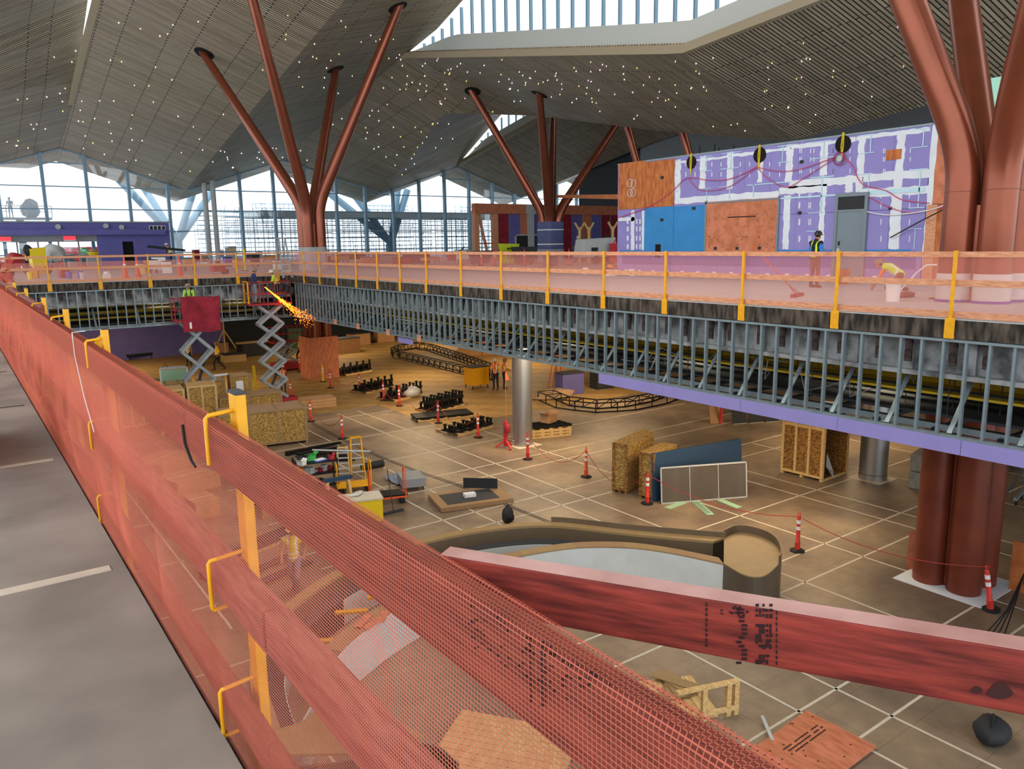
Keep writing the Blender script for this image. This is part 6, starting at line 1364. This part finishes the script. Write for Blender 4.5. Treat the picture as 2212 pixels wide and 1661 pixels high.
for k,px in enumerate((1252,1272,1323)):
    t=T('timber_brace','Y shaped timber post standing behind the generator, '+('leftmost','middle','rightmost')[k],'post',D(px,568)); O('shaft',MB().box(-.07,-.07,0,.07,.07,2.6),'new_lumber',t); O('arm',MB().bar((0,0,2.3),(-.45,0,2.9),.1).bar((0,0,2.3),(.45,0,2.9),.1),'new_lumber',t)
t=T('red_concrete_saw','red and grey power trowel machine left of the red framed room','machine',D(975,572)); O('ring',MB().tube([(.7*math.cos(a),.7*math.sin(a),.15) for a in [2*math.pi*k/16 for k in range(17)]],.04,6),'grey_paint',t); O('engine',MB().box(-.2,-.2,.3,.3,.2,.9),'lift_red',t); O('arm',MB().tube([(.2,0,.6),(1.2,0,1.3)],.04,6),'dark_grey',t)
# push broom, cloths, clutter on the near part of the long deck
t=T('push_broom','push broom with orange handle leaning on the long deck','broom',D(1722,641),.3); O('head',MB().box(-.42,-.05,0,.42,.05,.09),'lift_red',t); O('handle',MB().tube([(0,0,.08),(-.45,1.1,1.35)],.015,6),'cone_orange',t); O('brace',MB().tube([(-.2,0,.09),(-.08,.2,.3),(.2,0,.09)],.008,5),'dark_grey',t)
t=T('rag_pile','dark red crumpled rags beside the white bucket','rags',D(1958,642)); O('rags',MB().blob((0,0,.05),.32,.15,.08,12,6,jit=.3),'shirt_maroon',t,smooth=True)
O('trowel',MB().box(-.25,-.04,0,.25,.04,.03),'shirt_maroon',loc=D(2020,645),label='dark flat trowel on the deck beside the large column',cat='trowel')
t=T('white_pipe_frame','white bent pipe handle standing behind the white bucket','handle',D(1940,632)); O('pipe',MB().tube([(0,0,0),(.35,-.3,.55),(.55,-.45,.75),(.8,-.6,.75)],.02,8),'white_paint',t,smooth=True)
t=T('wood_stub','short brown timber stub on the deck right of the standing worker','timber',D(1823,614)); O('block',MB().box(-.15,-.1,0,.15,.1,.5),'plywood',t)
o=clutter('white carton with orange tools at the left foot of the purple wall',1318,596,.5,.4,.3,'white_paint'); O('orange_tool',MB().blob((0,0,.42),.2,.12,.08,8,5,jit=.2),'orange_plastic',o)
# ================================================================ SCISSOR LIFTS
def lift(label,pos,rz,hplat,cover=False,m='lift_red',arms=4,pw=2.2,ph=1.1,base=True,scale_w=1.7,group=None,armm='lift_grey'):
    t=T('scissor_lift',label,'lift',pos,rz,group); L=scale_w
    O('chassis',MB().box(-L/2-.1,-.42,.12,L/2+.1,.42,.62),m,t,bev=.02)
    for x in (-L/2+.2,L/2-.2):
        for y in (-.45,.37): O('wheel',MB().tube([(x,y,.19),(x,y+.08,.19)],.19,16),'rubber',t)
    z0=.66; dz=(hplat-.66)/arms; s=L*.62/2
    for k in range(arms):
        for y in (-.30,.30):
            O('scissor_arm',MB().bar((-s,y,z0+k*dz),(s,y,z0+(k+1)*dz),.05,.14,upv=(0,1,0) if 0 else (0,0,1)),armm,t); O('scissor_arm',MB().bar((s,y+.055,z0+k*dz),(-s,y+.055,z0+(k+1)*dz),.05,.14),armm,t)
        for x in (-s,s): O('cross_pin',MB().tube([(x,-.34,z0+(k+1)*dz),(x,.38,z0+(k+1)*dz)],.04,8),armm,t)
    O('ram',MB().tube([(-.3,0,z0+dz*.3),(.3,0,z0+dz*1.6)],.07,10),'dark_grey',t)
    a,b=-pw/2,pw/2
    O('platform',MB().box(a,-.45,hplat,b,.45,hplat+.1),m,t)
    for x in (a+.02,a+pw/3,a+2*pw/3,b-.06):
        for y in (-.43,.39): O('rail_post',MB().box(x,y,hplat+.1,x+.04,y+.04,hplat+ph),m,t)
    for z in (hplat+.6,hplat+ph):
        for y in (-.41,.41): O('rail',MB().box(a,y-.02,z-.04,b,y+.02,z),m,t)
        for x in (a+.02,b-.02): O('rail',MB().box(x-.02,-.41,z-.04,x+.02,.41,z),m,t)
    if cover:
        n=16;V=[];Fc=[]
        for i in range(n+1):
            for j in range(9):
                u=i/n;v=j/8; V.append((a+.35+(b-a-.2)*u+.12*(1-v)*(u-.3)+random.uniform(-.012,.012),-.50-.05*math.sin(u*9)-(.03*random.random()),hplat+ph+.06-v*(ph+.55)+.04*math.sin(u*7)))
        for i in range(n):
            for j in range(8): q=i*9+j; Fc.append((q,q+9,q+10,q+1))
        O('red_cover',MB().add(V,Fc),'red_fabric',t,smooth=True); O('cover_label',MB().box(a+.62,-.62,hplat-.3,a+.72,-.60,hplat+.0),'white_paint',t)
    return t
def lift_h(px,py,ty): p=F(px,py); return hgt(p,px,ty)
LP1=Vector((9.55,39.9,ZF)); LP2=Vector((13.35,40.1,ZF)); h1=hgt(LP1,432,693); l1=lift('raised scissor lift with a red covered basket and bare grey arms',LP1,-.05,h1,True,'lift_red',3,1.9,1.15,scale_w=2.3)
h2=hgt(LP2,585,658); l2=lift('raised red scissor lift with two welders throwing sparks',LP2,-.05,h2,False,'lift_red',5,2.2,1.2,scale_w=2.0)
O('yellow_end_gate',MB().box(-1.14,-.44,h2+.1,-1.08,-.38,h2+1.25).box(-1.14,.36,h2+.1,-1.08,.42,h2+1.25).box(-1.14,-.44,h2+1.2,-1.08,.42,h2+1.25).box(-1.14,-.44,h2+.6,-1.08,.42,h2+.65),'yellow_paint',l2)
l3=lift('lowered dark red scissor lift parked behind the sparks',F(622,800),.1,2.0,False,'lift_red',2,2.2,1.1,scale_w=2.0)
p=LP1; person('worker in green hoodie leaning on the red covered basket',p+Vector((-.1,-.05,h1+.1)),math.pi-.45,'lean',1.0,'hoodie_green','hoodie_green','hoodie_green','trousers_dark','hat_camo',stripe='charcoal')
p=LP2; person('welder in navy shirt and helmet grinding in the right lift basket',p+Vector((-.7,-.1,h2+.1)),-1.6,'hold',1.0,'shirt_navy','shirt_navy','skin','trousers_grey','hat_camo',stripe='shirt_navy')
person('second worker in lime vest bending in the right lift basket',p+Vector((.55,.1,h2+.1)),1.3,'lean',.95,'vest_lime','vest_lime','skin','trousers_dark','hat_white')
t=T('equipment_bags','black tool bags hung on the right side of the red lift basket','bag',p+Vector((.85,-.62,h2+.9)),0)
for k in range(3): O('bag',MB().blob((-.3+.25*k,0,-.1*k),.16,.12,.22,10,6,jit=.12),'charcoal',t,smooth=True)
a=onz(585,632,0); s0=p+Vector((-.25,-.3,h2+.95)); sd=MB(); random.seed(4)
e0=Vector((XD-.25,38.2,onx(664,690,XD-.25).z)) if 0 else onx(664,692,XD-.3)
for k in range(420):
    u=random.random()**.8; q=s0.lerp(e0,u); sp=.03+.6*u*u; q+=Vector((random.gauss(0,sp*.45),random.gauss(0,sp*.45),random.gauss(0,sp*.28)-.35*u*u*0)); d=(e0-s0).normalized()*random.uniform(.03,.22)*(1.2-u)
    sd.bar(q,q+d+Vector((0,0,-.02)),random.uniform(.004,.010))
o=O('grinding_sparks',sd,'spark',kind='stuff'); o['label']='fan of orange grinding sparks falling from the right scissor lift'; o['category']='sparks'
# ================================================================ UNDER END DECK CLUTTER
uc=[(505,780,1.6,1.2,.55,'new_lumber','low lumber pile under the end deck','lumber'),(545,768,2.0,1.2,1.0,'charcoal','black panel stack topped with boards behind the right lift','sheets'),(637,752,1.1,.9,1.7,'green_bin','left one of two dark green bins behind the parked red lift','bin'),(667,750,1.0,.9,1.7,'green_bin','right one of two dark green bins behind the parked red lift','bin'),
 (745,762,2.2,1.2,1.2,'cardboard','large opened cardboard boxes right of the boxed column','box'),(775,745,1.8,1.0,1.0,'cardboard','brown carton pile under the stud framing','box'),(830,738,1.6,1.0,1.0,'cardboard','wide carton farther under the long deck','box'),(300,775,1.8,.9,.4,'black_steel','flat black rack on the floor under the end deck','rack'),(320,840,1.4,.8,.5,'yellow_paint','yellow cart low under the end deck','cart'),
 (250,745,1.5,1.0,1.2,'dark_grey','dark crate in shadow at the far left under the end deck','crate'),(480,760,1.0,.8,.8,'cardboard','opened carton beside the walking worker','box'),(385,745,1.6,.2,2.2,'purple_dark','purple board standing under the end deck','board'),(1030,838,1.2,.9,1.3,'yellow_paint','yellow and grey compressor cart before the oval truss','cart'),(1230,850,1.4,.9,1.2,'purple_dark','purple panelled box right of the silver column','box'),(1300,838,1.2,.8,1.4,'dark_grey','dark machine under the long deck left of the purple strip','machine')]
for px,py,w_,d_,h_,m,lab,c_ in uc: clutter(lab,px,py,w_,d_,h_,m,random.uniform(-.2,.2),ZF,legs=c_ in('cart','rack'),cat=c_,name='stored_'+c_)
p=F(545,768)
for k in range(5): O('lumber_board',MB().box(-1.3+.05*k,-.1,0,1.2+.05*k,.1,.05),'new_lumber',loc=p+Vector((0,-.4+.2*k,1.06+.0*k)),label='pale lumber board on the black panel stack',cat='board',group='boards on the black panel stack')
t=T('timber_post','squared brown timber post under the end deck','post',F(506,740)); O('shaft',MB().box(-.3,-.3,0,.3,.3,4.6),'tan_board',t)
t=T('timber_shore','raking timber shore beside the squared post','shore',F(487,765)); O('upright',MB().box(-.06,-.06,0,.06,.06,3.6),'new_lumber',t); O('rake',MB().bar((0,0,2.0),(1.1,0,.03),.1),'new_lumber',t); O('rake',MB().bar((0,0,2.0),(-.9,.3,.03),.1),'new_lumber',t)
pr=F(850,700)
t=T('wood_screen','long brown slanted plywood screen behind the oval truss','screen',F(1000,770),-.35); O('sheet',MB().hexa([(-1,0,0),(6,0,0),(6,.05,0),(-1,.05,0),(1.5,0,2.4),(6,0,2.4),(6,.05,2.4),(1.5,.05,2.4)]),'cardboard',t)
for x in (1.5,3,4.5): O('post',MB().box(x,-.08,0,x+.12,0,2.4),'plywood',t)
stepladder('orange stepladder under the long deck right of the silver column',1212,838,.3,2.2,'cone_orange',z=ZF,n=6)
t=T('kraft_heap','crumpled brown paper heap at the left end of the short curved truss','paper',F(1215,862)+Vector((0,.8,0))); O('heap',MB().blob((0,0,.1),1.5,.8,.35,16,8,jit=.12),'kraft_paper',t,smooth=True)
# net side clutter on the floor near the worker
for k,(px,py,w_,d_,h_,m,lab) in enumerate(((548,1190,1.5,.5,.12,'new_lumber','stack of pale boards seen through the net left of the worker'),(600,1165,1.3,.5,.15,'white_panel','white topped board stack seen through the net behind the worker'),(560,1235,2.2,.25,.06,'tan_board','long brown strip on the floor left of the worker'),(590,1255,2.4,.25,.08,'tan_board','second long brown strip on the floor beside the worker'),(460,1245,.5,.4,.1,'red_plastic','small red tray with offcuts on the floor behind the yellow post'),(545,1105,.35,.35,.5,'new_lumber','pale tube bin seen through the net right of the yellow post'),(570,1115,.5,.5,.45,'cardboard','open carton of tubes seen through the net'))):
    clutter(lab,px,py,w_,d_,h_,m,.35,ZF)
# ================================================================ CEILING STAR LIGHTS
star=[]
random.seed(12)
Z=[(300,150,150,90,24,'on the left ceiling fold near the left branch tip'),(330,300,130,70,30,'low on the left ceiling fold above the end glass'),(70,250,60,60,14,'on the far left ceiling fold'),(640,110,60,80,14,'between the tall branches of the corner copper tree'),(530,350,60,25,12,'just above the end glass left of the corner tree'),(610,330,60,20,10,'just above the end glass at the corner tree'),(780,110,70,60,16,'around the right branch tip of the corner tree'),(1000,160,110,40,22,'left of the middle copper tree tips'),(1130,190,130,50,30,'around the middle copper tree tips'),(1250,190,140,50,28,'right of the middle copper tree tips'),(1400,200,110,50,22,'over the left end of the purple wall'),(900,190,60,35,16,'at the fold left of the middle tree tips'),(850,330,60,40,14,'low on the fold above the scaffold glass'),(780,270,60,60,14,'on the fold right of the corner tree'),(1600,200,130,70,20,'over the middle of the purple wall'),(1750,150,110,70,12,'over the right half of the purple wall'),(930,300,40,40,10,'low on the fold beside the small clerestory'),(1990,90,60,60,5,'beside the large right copper tree')]
for cx_,cy_,sx,sy,n,zl in Z:
    for k in range(n):
        x=cx_+random.uniform(-1.25,1.25)*sx; y=cy_+random.uniform(-1.2,1.2)*sy
        if y<2 or x<2 or x>2040: continue
        h,nn=roofhit(x,y)
        if h is not None and h.y<79 and h.z>3: star.append((h,nn,zl))
ms=['lamp_white','lamp_warm','lamp_yellow','lamp_pink']; pro=[None]*4
for h,nn,zl in star:
    dist=h.length; i=random.choices(range(4),[6,2,2,1])[0]; nn=-nn if nn.z>0 else nn
    if pro[i] is None: pro[i]=bpy.data.meshes.new('star_lamp'); mb=MB().lathe([(.014,-.02),(.018,.02)],6); pro[i].from_pydata(mb.v,[],mb.f); pro[i].materials.append(MATS[ms[i]])
    o=bpy.data.objects.new('star_lamp',pro[i]); COL.objects.link(o); o.location=h+nn*.03; o.scale=(max(.8,dist/42),)*3
    o['label']=('white','warm','yellow','pink')[i]+' point lamp '+zl; o['category']='lamp'; o['group']='point lamps in the ceiling'
